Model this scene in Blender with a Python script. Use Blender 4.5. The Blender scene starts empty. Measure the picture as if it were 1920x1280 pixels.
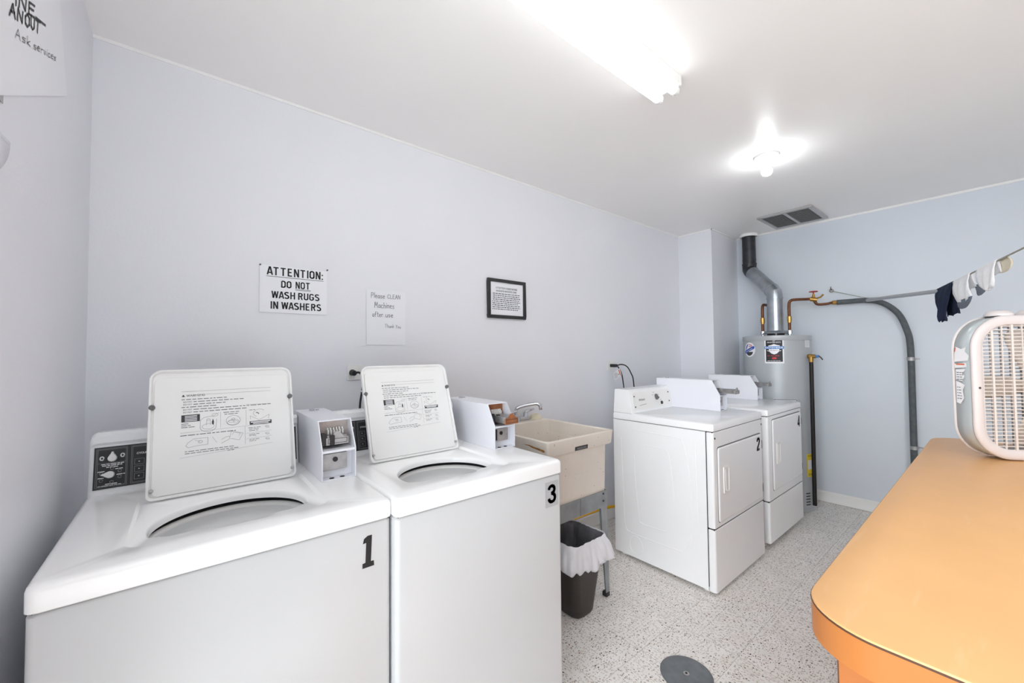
import bpy, bmesh, math, random
from mathutils import Vector, Matrix
random.seed(7)
SC = bpy.context.scene
COL = SC.collection

# ------------------------------------------------------------------ camera
EYE = 1.385
cd = bpy.data.cameras.new('camera'); cam = bpy.data.objects.new('camera', cd); COL.objects.link(cam)
cd.sensor_width = 36.0; cd.sensor_fit = 'HORIZONTAL'; cd.lens = 753.466 / 1920 * 36; cd.clip_start = 0.02; cd.clip_end = 60
_r = Vector((0.77386162, -0.63328002, -0.00972664)); _d = Vector((0.0113133, 0.02917636, -0.99951025)); _f = Vector((0.63325366, 0.77337259, 0.02974295))
cam.matrix_world = Matrix(((_r.x, -_d.x, -_f.x, 0), (_r.y, -_d.y, -_f.y, 0), (_r.z, -_d.z, -_f.z, EYE), (0, 0, 0, 1)))
SC.camera = cam
# ------------------------------------------------------------------ world, exposure, lamp strengths
w = bpy.data.worlds.new('world'); SC.world = w; w.use_nodes = True
# added fill light through made-up openings behind camera: left and front, low and high
LEFT_LOW, LEFT_HIGH, FRONT_LOW, FRONT_HIGH = 3.4, 8.2, 2.9, 0.25
TUBE_E = 4.4; BULB_E = 85.0
_t = w.node_tree; _bg = _t.nodes['Background']; _bg.inputs[1].default_value = 1.0
_tc = _t.nodes.new('ShaderNodeTexCoord'); _sx = _t.nodes.new('ShaderNodeSeparateXYZ'); _t.links.new(_tc.outputs['Generated'], _sx.inputs[0])
def _range(sock, a, b):
    n = _t.nodes.new('ShaderNodeMapRange'); n.interpolation_type = 'SMOOTHSTEP'; n.inputs['From Min'].default_value = a; n.inputs['From Max'].default_value = b
    _t.links.new(sock, n.inputs['Value']); return n.outputs['Result']
def _mix(fac, a, b):
    n = _t.nodes.new('ShaderNodeMix'); n.data_type = 'FLOAT'; _t.links.new(fac, n.inputs['Factor'])
    for k, v in ((2, a), (3, b)):
        if isinstance(v, float): n.inputs[k].default_value = v
        else: _t.links.new(v, n.inputs[k])
    return n.outputs[0]
_up = _range(_sx.outputs['Z'], -.16, .1)
_sd = _t.nodes.new('ShaderNodeMath'); _sd.operation = 'SUBTRACT'; _t.links.new(_sx.outputs['Y'], _sd.inputs[0]); _t.links.new(_sx.outputs['X'], _sd.inputs[1])
_left = _range(_sd.outputs[0], -.25, .25)
_lv = _mix(_left, _mix(_up, FRONT_LOW, FRONT_HIGH), _mix(_up, LEFT_LOW, LEFT_HIGH))
_vm = _t.nodes.new('ShaderNodeVectorMath'); _vm.operation = 'SCALE'; _vm.inputs[0].default_value = (.9, .955, 1.0); _t.links.new(_lv, _vm.inputs['Scale']); _t.links.new(_vm.outputs[0], _bg.inputs['Color'])
SC.view_settings.view_transform = 'Standard'; SC.view_settings.look = 'None'; SC.view_settings.gamma = 1; SC.view_settings.use_curve_mapping = False
SC.view_settings.exposure = 0.06
SC.cycles.max_bounces = 14; SC.cycles.diffuse_bounces = 10; SC.cycles.caustics_reflective = False; SC.cycles.caustics_refractive = False
SC.cycles.sample_clamp_indirect = 6

# ------------------------------------------------------------------ materials
def srgb(*c):
    o = []
    for v in c:
        v /= 255.0
        o.append(v / 12.92 if v <= .04045 else ((v + .055) / 1.055) ** 2.4)
    return tuple(o)
def mat(name, rgb, rough=.5, metal=0, var=.03, scale=8, bump=0, bscale=60, coat=0, emit=None, spec=.5):
    m = bpy.data.materials.new(name); m.use_nodes = True; t = m.node_tree; b = t.nodes['Principled BSDF']
    c = srgb(*rgb); b.inputs['Roughness'].default_value = rough; b.inputs['Metallic'].default_value = metal
    b.inputs['Specular IOR Level'].default_value = spec; b.inputs['Coat Weight'].default_value = coat; b.inputs['Coat Roughness'].default_value = .08
    g = t.nodes.new('ShaderNodeTexCoord'); n = t.nodes.new('ShaderNodeTexNoise'); n.inputs['Scale'].default_value = scale; n.inputs['Detail'].default_value = 4
    t.links.new(g.outputs['Object'], n.inputs['Vector'])
    r = t.nodes.new('ShaderNodeValToRGB'); r.color_ramp.elements[0].position = .3; r.color_ramp.elements[1].position = .7
    r.color_ramp.elements[0].color = (*[x * (1 - var) for x in c], 1); r.color_ramp.elements[1].color = (*[min(1, x * (1 + var)) for x in c], 1)
    t.links.new(n.outputs['Fac'], r.inputs['Fac']); t.links.new(r.outputs['Color'], b.inputs['Base Color'])
    if bump:
        n2 = t.nodes.new('ShaderNodeTexNoise'); n2.inputs['Scale'].default_value = bscale; n2.inputs['Detail'].default_value = 3
        t.links.new(g.outputs['Object'], n2.inputs['Vector'])
        bp = t.nodes.new('ShaderNodeBump'); bp.inputs['Strength'].default_value = bump; bp.inputs['Distance'].default_value = .01
        t.links.new(n2.outputs['Fac'], bp.inputs['Height']); t.links.new(bp.outputs['Normal'], b.inputs['Normal'])
    if emit:
        b.inputs['Emission Color'].default_value = (*srgb(*emit[0]), 1); b.inputs['Emission Strength'].default_value = emit[1]
    return m
def speck(m, rgb, scale, thr, stretch=(1, 1, 1), rand=.5):
    """adds small flecks of another colour to a material"""
    t = m.node_tree; b = t.nodes['Principled BSDF']; src = b.inputs['Base Color'].links[0].from_socket
    g = t.nodes.new('ShaderNodeTexCoord'); mp = t.nodes.new('ShaderNodeMapping'); mp.inputs['Scale'].default_value = stretch
    v = t.nodes.new('ShaderNodeTexVoronoi'); v.inputs['Scale'].default_value = scale
    t.links.new(g.outputs['Object'], mp.inputs['Vector']); t.links.new(mp.outputs['Vector'], v.inputs['Vector'])
    lt = t.nodes.new('ShaderNodeMath'); lt.operation = 'LESS_THAN'; lt.inputs[1].default_value = thr
    t.links.new(v.outputs['Distance'], lt.inputs[0])
    sp = t.nodes.new('ShaderNodeSeparateColor'); t.links.new(v.outputs['Color'], sp.inputs[0])
    g2 = t.nodes.new('ShaderNodeMath'); g2.operation = 'GREATER_THAN'; g2.inputs[1].default_value = rand; t.links.new(sp.outputs[0], g2.inputs[0])
    mu = t.nodes.new('ShaderNodeMath'); mu.operation = 'MULTIPLY'; t.links.new(lt.outputs[0], mu.inputs[0]); t.links.new(g2.outputs[0], mu.inputs[1])
    mx = t.nodes.new('ShaderNodeMix'); mx.data_type = 'RGBA'; t.links.new(mu.outputs[0], mx.inputs['Factor'])
    t.links.new(src, mx.inputs['A']); mx.inputs['B'].default_value = (*srgb(*rgb), 1); t.links.new(mx.outputs['Result'], b.inputs['Base Color'])
    return m

M = {}
M['wall'] = mat('wall_paint', (226, 227, 232), .45, var=.012, scale=2.5, bump=.06, bscale=90)
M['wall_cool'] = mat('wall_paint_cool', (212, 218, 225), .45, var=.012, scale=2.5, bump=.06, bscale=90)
M['ceiling'] = mat('ceiling_paint', (244, 243, 241), .33, var=.01, scale=2, bump=.03, bscale=40)
M['trim'] = mat('trim_paint', (236, 236, 234), .4, var=.01)
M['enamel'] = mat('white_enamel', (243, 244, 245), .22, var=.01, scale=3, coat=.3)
M['cabinet'] = mat('washer_cabinet_shaded', (206, 207, 208), .28, var=.01, scale=3, coat=.15)  # greyer than the top panel: shade on the front is put into the colour
M['deck_lit'] = mat('porcelain_top_lit', (246, 246, 246), .2, var=.006, scale=3, coat=.3)  # whiter than the cabinet: light from above is put into the colour
M['enamel_lid'] = mat('lid_enamel', (234, 234, 233), .3, var=.012, scale=4)
M['coinwhite'] = mat('coin_box_paint', (229, 230, 236), .35, var=.012)
M['plastic'] = mat('white_plastic', (232, 231, 229), .35, var=.01)
M['tubgrey'] = mat('basket_enamel', (188, 188, 188), .3, var=.02)
M['black'] = mat('black_print', (26, 26, 28), .5, var=.08)
M['ink'] = mat('grey_ink', (120, 120, 122), .6, var=.1)
M['inkdark'] = mat('dark_ink', (62, 62, 64), .6, var=.1)
M['pencil'] = mat('pencil_line', (150, 150, 153), .6, var=.1)
M['panel'] = mat('black_control_panel', (40, 40, 43), .35, var=.06)
M['greyline'] = mat('grey_line', (150, 150, 152), .5)
M['rubber'] = mat('grey_rubber', (105, 105, 106), .6, var=.1, scale=60)
M['blackplastic'] = mat('black_plastic', (30, 30, 32), .4, var=.1)
M['binbrown'] = mat('dark_bin_plastic', (48, 42, 40), .42, var=.1, scale=30)
M['chrome'] = mat('chrome', (205, 207, 212), .12, 1, var=.05)
M['steel'] = mat('galvanised_steel', (158, 163, 168), .38, .85, var=.12, scale=14)
M['flue'] = mat('flue_steel', (172, 178, 184), .34, .9, var=.18, scale=9)
M['fluedark'] = mat('blackened_flue_pipe', (52, 54, 57), .4, .3, var=.35, scale=12)
M['zinc'] = mat('zinc_plate', (176, 174, 174), .45, .5, var=.15, scale=40)
M['slidemetal'] = mat('coin_slide_metal', (160, 158, 158), .35, .8, var=.2, scale=50)
M['copperplate'] = mat('copper_coloured_plate', (168, 108, 72), .45, .3, var=.2, scale=40)
M['beigeplate'] = mat('worn_beige_plate', (196, 184, 178), .5, .2, var=.12, scale=50)
M['copper'] = mat('tarnished_copper', (112, 70, 46), .45, .55, var=.3, scale=30)
M['brass'] = mat('brass', (176, 138, 72), .35, .8, var=.2, scale=40)
M['redpaint'] = mat('red_valve_paint', (184, 62, 44), .5, var=.1)
M['heater'] = mat('grey_tank_enamel', (176, 181, 184), .35, .1, var=.02, scale=4)
M['foam'] = mat('dark_pipe_insulation', (84, 90, 93), .7, var=.15, scale=30)
M['blackpipe'] = mat('black_iron_pipe', (30, 26, 24), .45, .3, var=.2, scale=20)
M['pole'] = mat('grey_pole', (172, 176, 180), .35, .25, var=.05)
M['rope'] = mat('grey_rope', (160, 158, 148), .8, var=.15, scale=80)
M['paper'] = mat('white_paper', (234, 235, 239), .7, var=.008, scale=3)
M['paperlow'] = mat('thin_paper', (230, 231, 236), .7, var=.008, scale=3)
M['greypaper'] = mat('grey_sheet', (168, 168, 172), .6, var=.03)
M['frame'] = mat('black_frame_wood', (44, 42, 44), .4, var=.12, scale=30)
M['sinktub'] = mat('cream_stone_tub', (222, 214, 203), .45, var=.035, scale=7, bump=.05, bscale=40)
speck(M['sinktub'], (128, 118, 110), 38, .1, rand=.6)
M['standsteel'] = mat('weathered_grey_steel', (150, 155, 158), .5, .5, var=.2, scale=10)
M['rust'] = mat('rust', (150, 104, 52), .8, var=.4, scale=60)
M['bagwhite'] = mat('white_bag_plastic', (224, 225, 230), .32, var=.03, scale=18, bump=.5, bscale=22)
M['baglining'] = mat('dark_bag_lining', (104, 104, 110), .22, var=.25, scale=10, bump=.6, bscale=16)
M['yellow'] = mat('yellow_gas_hose', (232, 178, 24), .45, var=.08, scale=30)
M['yellowlabel'] = mat('yellow_label', (236, 212, 40), .5, var=.03)
M['whitelabel'] = mat('white_label', (238, 238, 240), .5, var=.01)
M['blue'] = mat('blue_print', (36, 84, 176), .5)
M['red'] = mat('red_print', (196, 44, 52), .5)
M['lightblue'] = mat('light_blue_print', (70, 130, 196), .5)
M['orangeprint'] = mat('orange_print', (224, 96, 34), .5)
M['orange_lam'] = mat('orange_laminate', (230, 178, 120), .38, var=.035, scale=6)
M['orange_edge_shaded'] = mat('orange_laminate_edge_shaded', (188, 116, 54), .42, var=.02, scale=6)  # same laminate as the top, darkened: the edge's shading is in the colour
M['darkseam'] = mat('brown_seam', (84, 54, 36), .6)
M['orange_base_shaded'] = mat('orange_laminate_base_shaded', (174, 104, 46), .45, var=.03, scale=5)  # laminate darkened further, shading of the base painted in
M['fanwhite'] = mat('fan_white_plastic', (208, 200, 198), .4, var=.01)
M['fanbody'] = mat('fan_grey_steel', (196, 204, 206), .3, .35, var=.03)
M['grille'] = mat('fan_grille_plastic', (212, 203, 196), .45, var=.02)
M['blade'] = mat('fan_blade_plastic', (196, 184, 174), .45, var=.06)
M['navy'] = mat('navy_fabric', (20, 34, 62), .85, var=.25, scale=40, bump=.4, bscale=120)
M['sockwhite'] = mat('white_sock_fabric', (246, 246, 247), .9, var=.03, scale=50, bump=.3, bscale=160)
M['sockgrey'] = mat('grey_sock_fabric', (110, 118, 130), .9, var=.08, scale=60, bump=.3, bscale=160)
M['ventmesh'] = mat('dusty_filter_mesh', (108, 108, 108), .8, var=.14, scale=25, bump=.3, bscale=300)
M['ventframe'] = mat('aluminium_frame', (186, 186, 186), .4, .4, var=.05)
M['porcelain'] = mat('porcelain', (236, 236, 234), .25, var=.01)
M['tube'] = mat('lit_tube', (255, 255, 255), .4, emit=((246, 251, 255), TUBE_E))
M['bulb'] = mat('lit_bulb', (255, 255, 255), .4, emit=((248, 252, 255), BULB_E))
M['drain'] = mat('grey_metal_cover', (118, 122, 126), .45, .6, var=.15, scale=20)
M['ring'] = mat('cream_plastic', (224, 214, 190), .45, var=.03)
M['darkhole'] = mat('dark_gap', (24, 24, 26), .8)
M['olive'] = mat('brown_box_board', (132, 112, 74), .7, var=.08)

def scratch_laminate():
    m = M['orange_lam']; t = m.node_tree; b = t.nodes['Principled BSDF']; src = b.inputs['Base Color'].links[0].from_socket
    g = t.nodes.new('ShaderNodeTexCoord'); mp = t.nodes.new('ShaderNodeMapping'); mp.inputs['Scale'].default_value = (2.2, 16, 1); mp.inputs['Rotation'].default_value = (0, 0, .5)
    n = t.nodes.new('ShaderNodeTexNoise'); n.inputs['Scale'].default_value = 2.6; n.inputs['Detail'].default_value = 6
    t.links.new(g.outputs['Object'], mp.inputs['Vector']); t.links.new(mp.outputs['Vector'], n.inputs['Vector'])
    r = t.nodes.new('ShaderNodeValToRGB'); r.color_ramp.elements[0].position = .64; r.color_ramp.elements[1].position = .8
    r.color_ramp.elements[0].color = (0, 0, 0, 1); r.color_ramp.elements[1].color = (.3, .3, .3, 1)
    t.links.new(n.outputs['Fac'], r.inputs['Fac'])
    mx = t.nodes.new('ShaderNodeMix'); mx.data_type = 'RGBA'; t.links.new(r.outputs['Color'], mx.inputs['Factor']); t.links.new(src, mx.inputs['A'])
    mx.inputs['B'].default_value = (*srgb(240, 205, 165), 1); t.links.new(mx.outputs['Result'], b.inputs['Base Color'])
scratch_laminate()

def floor_material():
    m = bpy.data.materials.new('speckled_vinyl_tile'); m.use_nodes = True; t = m.node_tree; b = t.nodes['Principled BSDF']; L = t.links.new
    b.inputs['Roughness'].default_value = .38
    g = t.nodes.new('ShaderNodeTexCoord'); sx = t.nodes.new('ShaderNodeSeparateXYZ'); L(g.outputs['Object'], sx.inputs[0])
    def math_(op, a, c=None):
        n = t.nodes.new('ShaderNodeMath'); n.operation = op
        for i, v in enumerate((a, c)):
            if v is None: continue
            if isinstance(v, (int, float)): n.inputs[i].default_value = v
            else: L(v, n.inputs[i])
        return n.outputs[0]
    tx = math_('DIVIDE', math_('SUBTRACT', sx.outputs['X'], 2.272 - 30 * .305), .305)
    ty = math_('DIVIDE', math_('SUBTRACT', sx.outputs['Y'], .803 - 30 * .305), .305)
    fx, fy = math_('FRACT', tx), math_('FRACT', ty)
    ix, iy = math_('FLOOR', tx), math_('FLOOR', ty)
    chk = math_('MODULO', math_('ADD', ix, iy), 2)
    # grain turned a quarter on every other tile
    swap = t.nodes.new('ShaderNodeCombineXYZ'); L(sx.outputs['Y'], swap.inputs['X']); L(sx.outputs['X'], swap.inputs['Y'])
    vm = t.nodes.new('ShaderNodeMix'); vm.data_type = 'VECTOR'; L(chk, vm.inputs['Factor']); L(g.outputs['Object'], vm.inputs['A']); L(swap.outputs[0], vm.inputs['B'])
    def flecks(scale, stretch, thr, rand):
        mp = t.nodes.new('ShaderNodeMapping'); mp.inputs['Scale'].default_value = stretch; L(vm.outputs['Result'], mp.inputs['Vector'])
        nz = t.nodes.new('ShaderNodeTexNoise'); nz.inputs['Scale'].default_value = 45; L(vm.outputs['Result'], nz.inputs['Vector'])
        ad = t.nodes.new('ShaderNodeVectorMath'); ad.operation = 'SCALE'; L(nz.outputs['Color'], ad.inputs[0]); ad.inputs['Scale'].default_value = .012
        a2 = t.nodes.new('ShaderNodeVectorMath'); L(mp.outputs[0], a2.inputs[0]); L(ad.outputs[0], a2.inputs[1])
        v = t.nodes.new('ShaderNodeTexVoronoi'); v.voronoi_dimensions = '2D'; v.inputs['Scale'].default_value = scale; L(a2.outputs[0], v.inputs['Vector'])
        sp = t.nodes.new('ShaderNodeSeparateColor'); L(v.outputs['Color'], sp.inputs[0])
        return math_('MULTIPLY', math_('LESS_THAN', v.outputs['Distance'], thr), math_('GREATER_THAN', sp.outputs[0], rand)), sp.outputs[1]
    base = t.nodes.new('ShaderNodeTexNoise'); base.inputs['Scale'].default_value = 9; base.inputs['Detail'].default_value = 5; L(vm.outputs['Result'], base.inputs['Vector'])
    cr = t.nodes.new('ShaderNodeValToRGB'); cr.color_ramp.elements[0].position = .3; cr.color_ramp.elements[1].position = .7
    cr.color_ramp.elements[0].color = (*srgb(231, 228, 223), 1); cr.color_ramp.elements[1].color = (*srgb(242, 240, 237), 1); L(base.outputs['Fac'], cr.inputs['Fac'])
    col = cr.outputs['Color']
    def over(col, fac, rgb, ramp=None):
        mx = t.nodes.new('ShaderNodeMix'); mx.data_type = 'RGBA'; L(fac, mx.inputs['Factor']); L(col, mx.inputs['A'])
        if ramp is None: mx.inputs['B'].default_value = (*srgb(*rgb), 1)
        else: L(ramp, mx.inputs['B'])
        return mx.outputs['Result']
    for scale, st, thr, rand, cols in ((60, (1, 1.9, 1), .34, .5, ((212, 203, 194), (220, 215, 208))), (70, (1, 2.2, 1), .24, .72, ((176, 160, 148), (172, 168, 164))),
                                       (46, (1.2, 2.0, 1), .17, .72, ((60, 52, 50), (122, 84, 68))), (27, (1, 1.5, 1), .115, .76, ((40, 36, 36), (112, 62, 44)))):
        fac, rnd = flecks(scale, st, thr, rand)
        rp = t.nodes.new('ShaderNodeValToRGB'); rp.color_ramp.interpolation = 'CONSTANT'; rp.color_ramp.elements[1].position = .6
        rp.color_ramp.elements[0].color = (*srgb(*cols[0]), 1); rp.color_ramp.elements[1].color = (*srgb(*cols[1]), 1); L(rnd, rp.inputs['Fac'])
        col = over(col, fac, None, rp.outputs['Color'])
    ex = math_('MINIMUM', fx, math_('SUBTRACT', 1, fx)); ey = math_('MINIMUM', fy, math_('SUBTRACT', 1, fy))
    seam = math_('MULTIPLY', math_('LESS_THAN', math_('MINIMUM', ex, ey), .0036), .45)
    col = over(col, seam, (120, 110, 100))
    L(col, b.inputs['Base Color'])
    return m
M['floor'] = floor_material()

# ------------------------------------------------------------------ mesh helpers
ORG = {}
class MB:
    def __init__(s, T=None): s.v = []; s.f = []; s.T = T
    def add(s, vs, fs):
        o = len(s.v)
        for p in vs:
            p = Vector(p); s.v.append(s.T @ p if s.T is not None else p)
        s.f += [tuple(i + o for i in f) for f in fs]
        return s
    def box(s, x0, x1, y0, y1, z0, z1):
        return s.add([(x0, y0, z0), (x1, y0, z0), (x1, y1, z0), (x0, y1, z0), (x0, y0, z1), (x1, y0, z1), (x1, y1, z1), (x0, y1, z1)],
                     [(0, 3, 2, 1), (4, 5, 6, 7), (0, 1, 5, 4), (1, 2, 6, 5), (2, 3, 7, 6), (3, 0, 4, 7)])
    def loft(s, loops, caps=True, closed=True):
        n = len(loops[0]); vs = [p for l in loops for p in l]; fs = []
        for k in range(len(loops) - 1):
            for i in range(n if closed else n - 1):
                j = (i + 1) % n; fs.append((k * n + i, k * n + j, (k + 1) * n + j, (k + 1) * n + i))
        if caps: fs.append(tuple(range(n))[::-1]); fs.append(tuple(range((len(loops) - 1) * n, len(loops) * n)))
        return s.add(vs, fs)
    def cyl(s, p0, p1, r0, r1=None, n=24, caps=True):
        r1 = r0 if r1 is None else r1; p0 = Vector(p0); p1 = Vector(p1); z = (p1 - p0).normalized()
        x = z.orthogonal().normalized(); y = z.cross(x)
        lp = [[c + x * (r * math.cos(2 * math.pi * i / n)) + y * (r * math.sin(2 * math.pi * i / n)) for i in range(n)] for c, r in ((p0, r0), (p1, r1))]
        return s.loft(lp, caps)
    def tube(s, path, r, n=10, caps=True):
        P = [Vector(p) for p in path]; R = r if isinstance(r, (list, tuple)) else [r] * len(P)
        t = [(P[min(i + 1, len(P) - 1)] - P[max(i - 1, 0)]).normalized() for i in range(len(P))]
        x = t[0].orthogonal().normalized(); loops = []
        for i in range(len(P)):
            x = (x - t[i] * x.dot(t[i])).normalized(); y = t[i].cross(x)
            loops.append([P[i] + (x * math.cos(2 * math.pi * k / n) + y * math.sin(2 * math.pi * k / n)) * R[i] for k in range(n)])
        return s.loft(loops, caps)
    def lathe(s, c, prof, n=48, caps=True):
        c = Vector(c)
        return s.loft([[c + Vector((r * math.cos(2 * math.pi * i / n), r * math.sin(2 * math.pi * i / n), z)) for i in range(n)] for r, z in prof], caps)
    def prism(s, poly, vec):
        vec = Vector(vec); return s.loft([[Vector(p) for p in poly], [Vector(p) + vec for p in poly]], True)
    def quad(s, u0, v0, u1, v1, h=0.0): return s.add([(u0, v0, h), (u1, v0, h), (u1, v1, h), (u0, v1, h)], [(0, 1, 2, 3)])
    def poly(s, pts, h=0.0): return s.add([(p[0], p[1], h) for p in pts], [tuple(range(len(pts)))])
    def line(s, pts, wd, h=0.0, closed=False):
        P = [Vector((p[0], p[1])) for p in pts]
        if closed: P = P + [P[0], P[1]]
        for a, b in zip(P[:-1], P[1:]):
            d = b - a
            if d.length < 1e-7: continue
            d.normalize(); nn = Vector((-d.y, d.x)) * wd / 2; e = d * wd * .35
            s.add([(*(a - e - nn), h), (*(b + e - nn), h), (*(b + e + nn), h), (*(a - e + nn), h)], [(0, 1, 2, 3)])
        return s
    def text(s, body, u0, v0, u1, v1, h=0.0, bold=0.0):
        vs, fs = text_mesh(body, bold)
        x0 = min(v[0] for v in vs); x1 = max(v[0] for v in vs); y0 = min(v[1] for v in vs); y1 = max(v[1] for v in vs)
        return s.add([(u0 + (v[0] - x0) / (x1 - x0) * (u1 - u0), v0 + (v[1] - y0) / (y1 - y0) * (v1 - v0), h) for v in vs], fs)
    def words(s, u0, u1, v, ht, h=0.0, mean=.02, gap=.3, rnd=random):
        u = u0
        while u < u1 - mean * .3:
            l = min(mean * rnd.uniform(.45, 1.5), u1 - u); s.quad(u, v, u + l, v + ht, h); u += l + mean * gap
        return s
    def build(s, name, m, parent=None, origin=None, bevel=0, seg=2, smooth=True, angle=35, label=None, cat=None, group=None, kind=None, solid=0):
        me = bpy.data.meshes.new(name)
        o0 = ORG.get(parent, Vector((0, 0, 0))) if parent is not None else Vector(origin or (0, 0, 0))
        me.from_pydata([tuple(p - o0) for p in s.v], [], s.f); me.validate()
        bm = bmesh.new(); bm.from_mesh(me); bmesh.ops.remove_doubles(bm, verts=bm.verts, dist=1e-6); bmesh.ops.recalc_face_normals(bm, faces=bm.faces); bm.to_mesh(me); bm.free()
        me.materials.append(m)
        if smooth:
            me.polygons.foreach_set('use_smooth', [True] * len(me.polygons)); me.set_sharp_from_angle(angle=math.radians(angle))
        ob = bpy.data.objects.new(name, me); COL.objects.link(ob)
        if parent is not None: ob.parent = parent; ORG[ob] = o0
        else: ob.location = o0; ORG[ob] = o0
        if solid:
            md = ob.modifiers.new('solid', 'SOLIDIFY'); md.thickness = solid; md.offset = 0
        if bevel:
            md = ob.modifiers.new('bevel', 'BEVEL'); md.width = bevel; md.segments = seg; md.limit_method = 'ANGLE'; md.angle_limit = math.radians(30); md.harden_normals = True
        if label: ob['label'] = label
        if cat: ob['category'] = cat
        if group: ob['group'] = group
        if kind: ob['kind'] = kind
        return ob
_TC = {}
def sans():
    # a plain grotesque that ships with Blender; falls back to Blender's own default
    try: return bpy.data.fonts.load(bpy.utils.system_resource('DATAFILES', path='fonts') + '/Inter.woff2', check_existing=True)
    except Exception: return None
FONT = sans()
def text_mesh(body, bold=0.0):
    k = (body, bold)
    if k not in _TC:
        c = bpy.data.curves.new('lettering_curve', 'FONT'); c.body = body; c.size = 1; c.font = FONT or c.font; c.offset = bold; c.resolution_u = 3
        o = bpy.data.objects.new('lettering_curve', c); COL.objects.link(o)
        me = bpy.data.meshes.new_from_object(o.evaluated_get(bpy.context.evaluated_depsgraph_get()))
        _TC[k] = ([(v.co.x, v.co.y) for v in me.vertices], [tuple(p.vertices) for p in me.polygons])
        bpy.data.meshes.remove(me); bpy.data.objects.remove(o); bpy.data.curves.remove(c)
    return _TC[k]
def frame(O, u, v):
    u = Vector(u).normalized(); v = Vector(v).normalized(); n = u.cross(v); O = Vector(O)
    return Matrix(((u.x, v.x, n.x, O.x), (u.y, v.y, n.y, O.y), (u.z, v.z, n.z, O.z), (0, 0, 0, 1)))
def thing(name, loc, label, cat, group=None, rotz=0):
    o = bpy.data.objects.new(name, None); COL.objects.link(o); o.empty_display_size = .1; o.location = loc; o.rotation_euler = (0, 0, rotz)
    o['label'] = label; o['category'] = cat
    if group: o['group'] = group
    ORG[o] = Vector((0, 0, 0)) if rotz else Vector(loc)
    return o
def rrect(x0, x1, y0, y1, r, z=0, n=5):
    out = []
    for cx, cy, a0 in ((x1 - r, y1 - r, 0), (x0 + r, y1 - r, 90), (x0 + r, y0 + r, 180), (x1 - r, y0 + r, 270)):
        for i in range(n + 1):
            a = math.radians(a0 + 90 * i / n); out.append(Vector((cx + r * math.cos(a), cy + r * math.sin(a), z)))
    return out
def smooth_path(P, n=6):
    P = [Vector(p) for p in P]; out = []
    for i in range(len(P) - 1):
        p0 = P[max(i - 1, 0)]; p1 = P[i]; p2 = P[i + 1]; p3 = P[min(i + 2, len(P) - 1)]
        for k in range(n):
            t = k / n; out.append(.5 * ((2 * p1) + (p2 - p0) * t + (2 * p0 - 5 * p1 + 4 * p2 - p3) * t * t + (3 * p1 - p0 - 3 * p2 + p3) * t ** 3))
    return out + [P[-1]]
def fill_between(mb, outer, inner):
    """flat fill between two loops lying at one height"""
    bm = bmesh.new(); es = []
    for lp in (outer, inner):
        vs = [bm.verts.new(p) for p in lp]
        for i in range(len(vs)): es.append(bm.edges.new((vs[i], vs[(i + 1) % len(vs)])))
    bmesh.ops.triangle_fill(bm, edges=es, use_beauty=True, normal=(0, 0, 1)); bm.verts.index_update()
    mb.add([v.co.copy() for v in bm.verts], [tuple(v.index for v in f.verts) for f in bm.faces]); bm.free()

# handwriting strokes, one unit high
G = {
 'P': [[(0, 0), (.04, 1), (.4, .98), (.5, .75), (.35, .52), (.03, .5)]], 'l': [[(.05, 0), (.08, 1)]], 'e': [[(.02, .32), (.4, .34), (.34, .55), (.12, .55), (0, .28), (.14, .02), (.42, .06)]],
 'a': [[(.4, .5), (.15, .55), (0, .25), (.12, 0), (.36, .12), (.42, .5), (.44, .0)]], 's': [[(.38, .5), (.1, .52), (.06, .36), (.34, .22), (.3, .02), (0, .03)]],
 'C': [[(.5, .86), (.25, 1), (.02, .6), (.06, .15), (.3, 0), (.52, .12)]], 'L': [[(.05, 1), (.03, 0), (.48, .02)]], 'E': [[(.5, 1), (.05, .98), (.03, 0), (.5, .02)], [(.04, .52), (.42, .54)]],
 'A': [[(0, 0), (.28, 1), (.54, 0)], [(.1, .38), (.46, .4)]], 'N': [[(.02, 0), (.06, 1), (.48, .04), (.54, 1)]], 'M': [[(0, 0), (.1, 1), (.34, .35), (.58, 1), (.66, 0)]],
 'c': [[(.38, .5), (.12, .54), (0, .25), (.12, 0), (.4, .06)]], 'h': [[(.04, 1), (.03, 0)], [(.03, .4), (.2, .56), (.36, .46), (.38, 0)]], 'i': [[(.05, .55), (.05, 0)], [(.06, .78), (.08, .84)]],
 'n': [[(.03, .55), (.03, 0)], [(.03, .4), (.2, .56), (.36, .46), (.38, 0)]], 'f': [[(.42, .95), (.24, 1), (.16, .8), (.14, 0)], [(0, .55), (.34, .57)]], 't': [[(.16, .95), (.14, .06), (.32, .02)], [(0, .62), (.34, .64)]],
 'r': [[(.04, .55), (.04, 0)], [(.04, .36), (.18, .54), (.34, .5)]], 'u': [[(.02, .55), (.04, .1), (.2, .0), (.36, .14), (.38, .55), (.4, 0)]], 'T': [[(.28, .96), (.26, 0)], [(0, .98), (.6, 1)]],
 'k': [[(.04, 1), (.03, 0)], [(.36, .56), (.05, .26), (.4, 0)]], 'Y': [[(0, 1), (.26, .5), (.24, 0)], [(.52, 1), (.26, .5)]], 'o': [[(.2, .54), (.02, .4), (.04, .08), (.24, 0), (.4, .2), (.36, .46), (.2, .54)]],
 'O': [[(.26, 1), (.02, .7), (.04, .2), (.28, 0), (.54, .25), (.52, .75), (.26, 1)]], 'U': [[(.02, 1), (.05, .2), (.25, 0), (.46, .2), (.5, 1)]], 'I': [[(.06, 1), (.04, 0)]], 'v': [[(0, .55), (.18, 0), (.36, .56)]],
}
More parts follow.
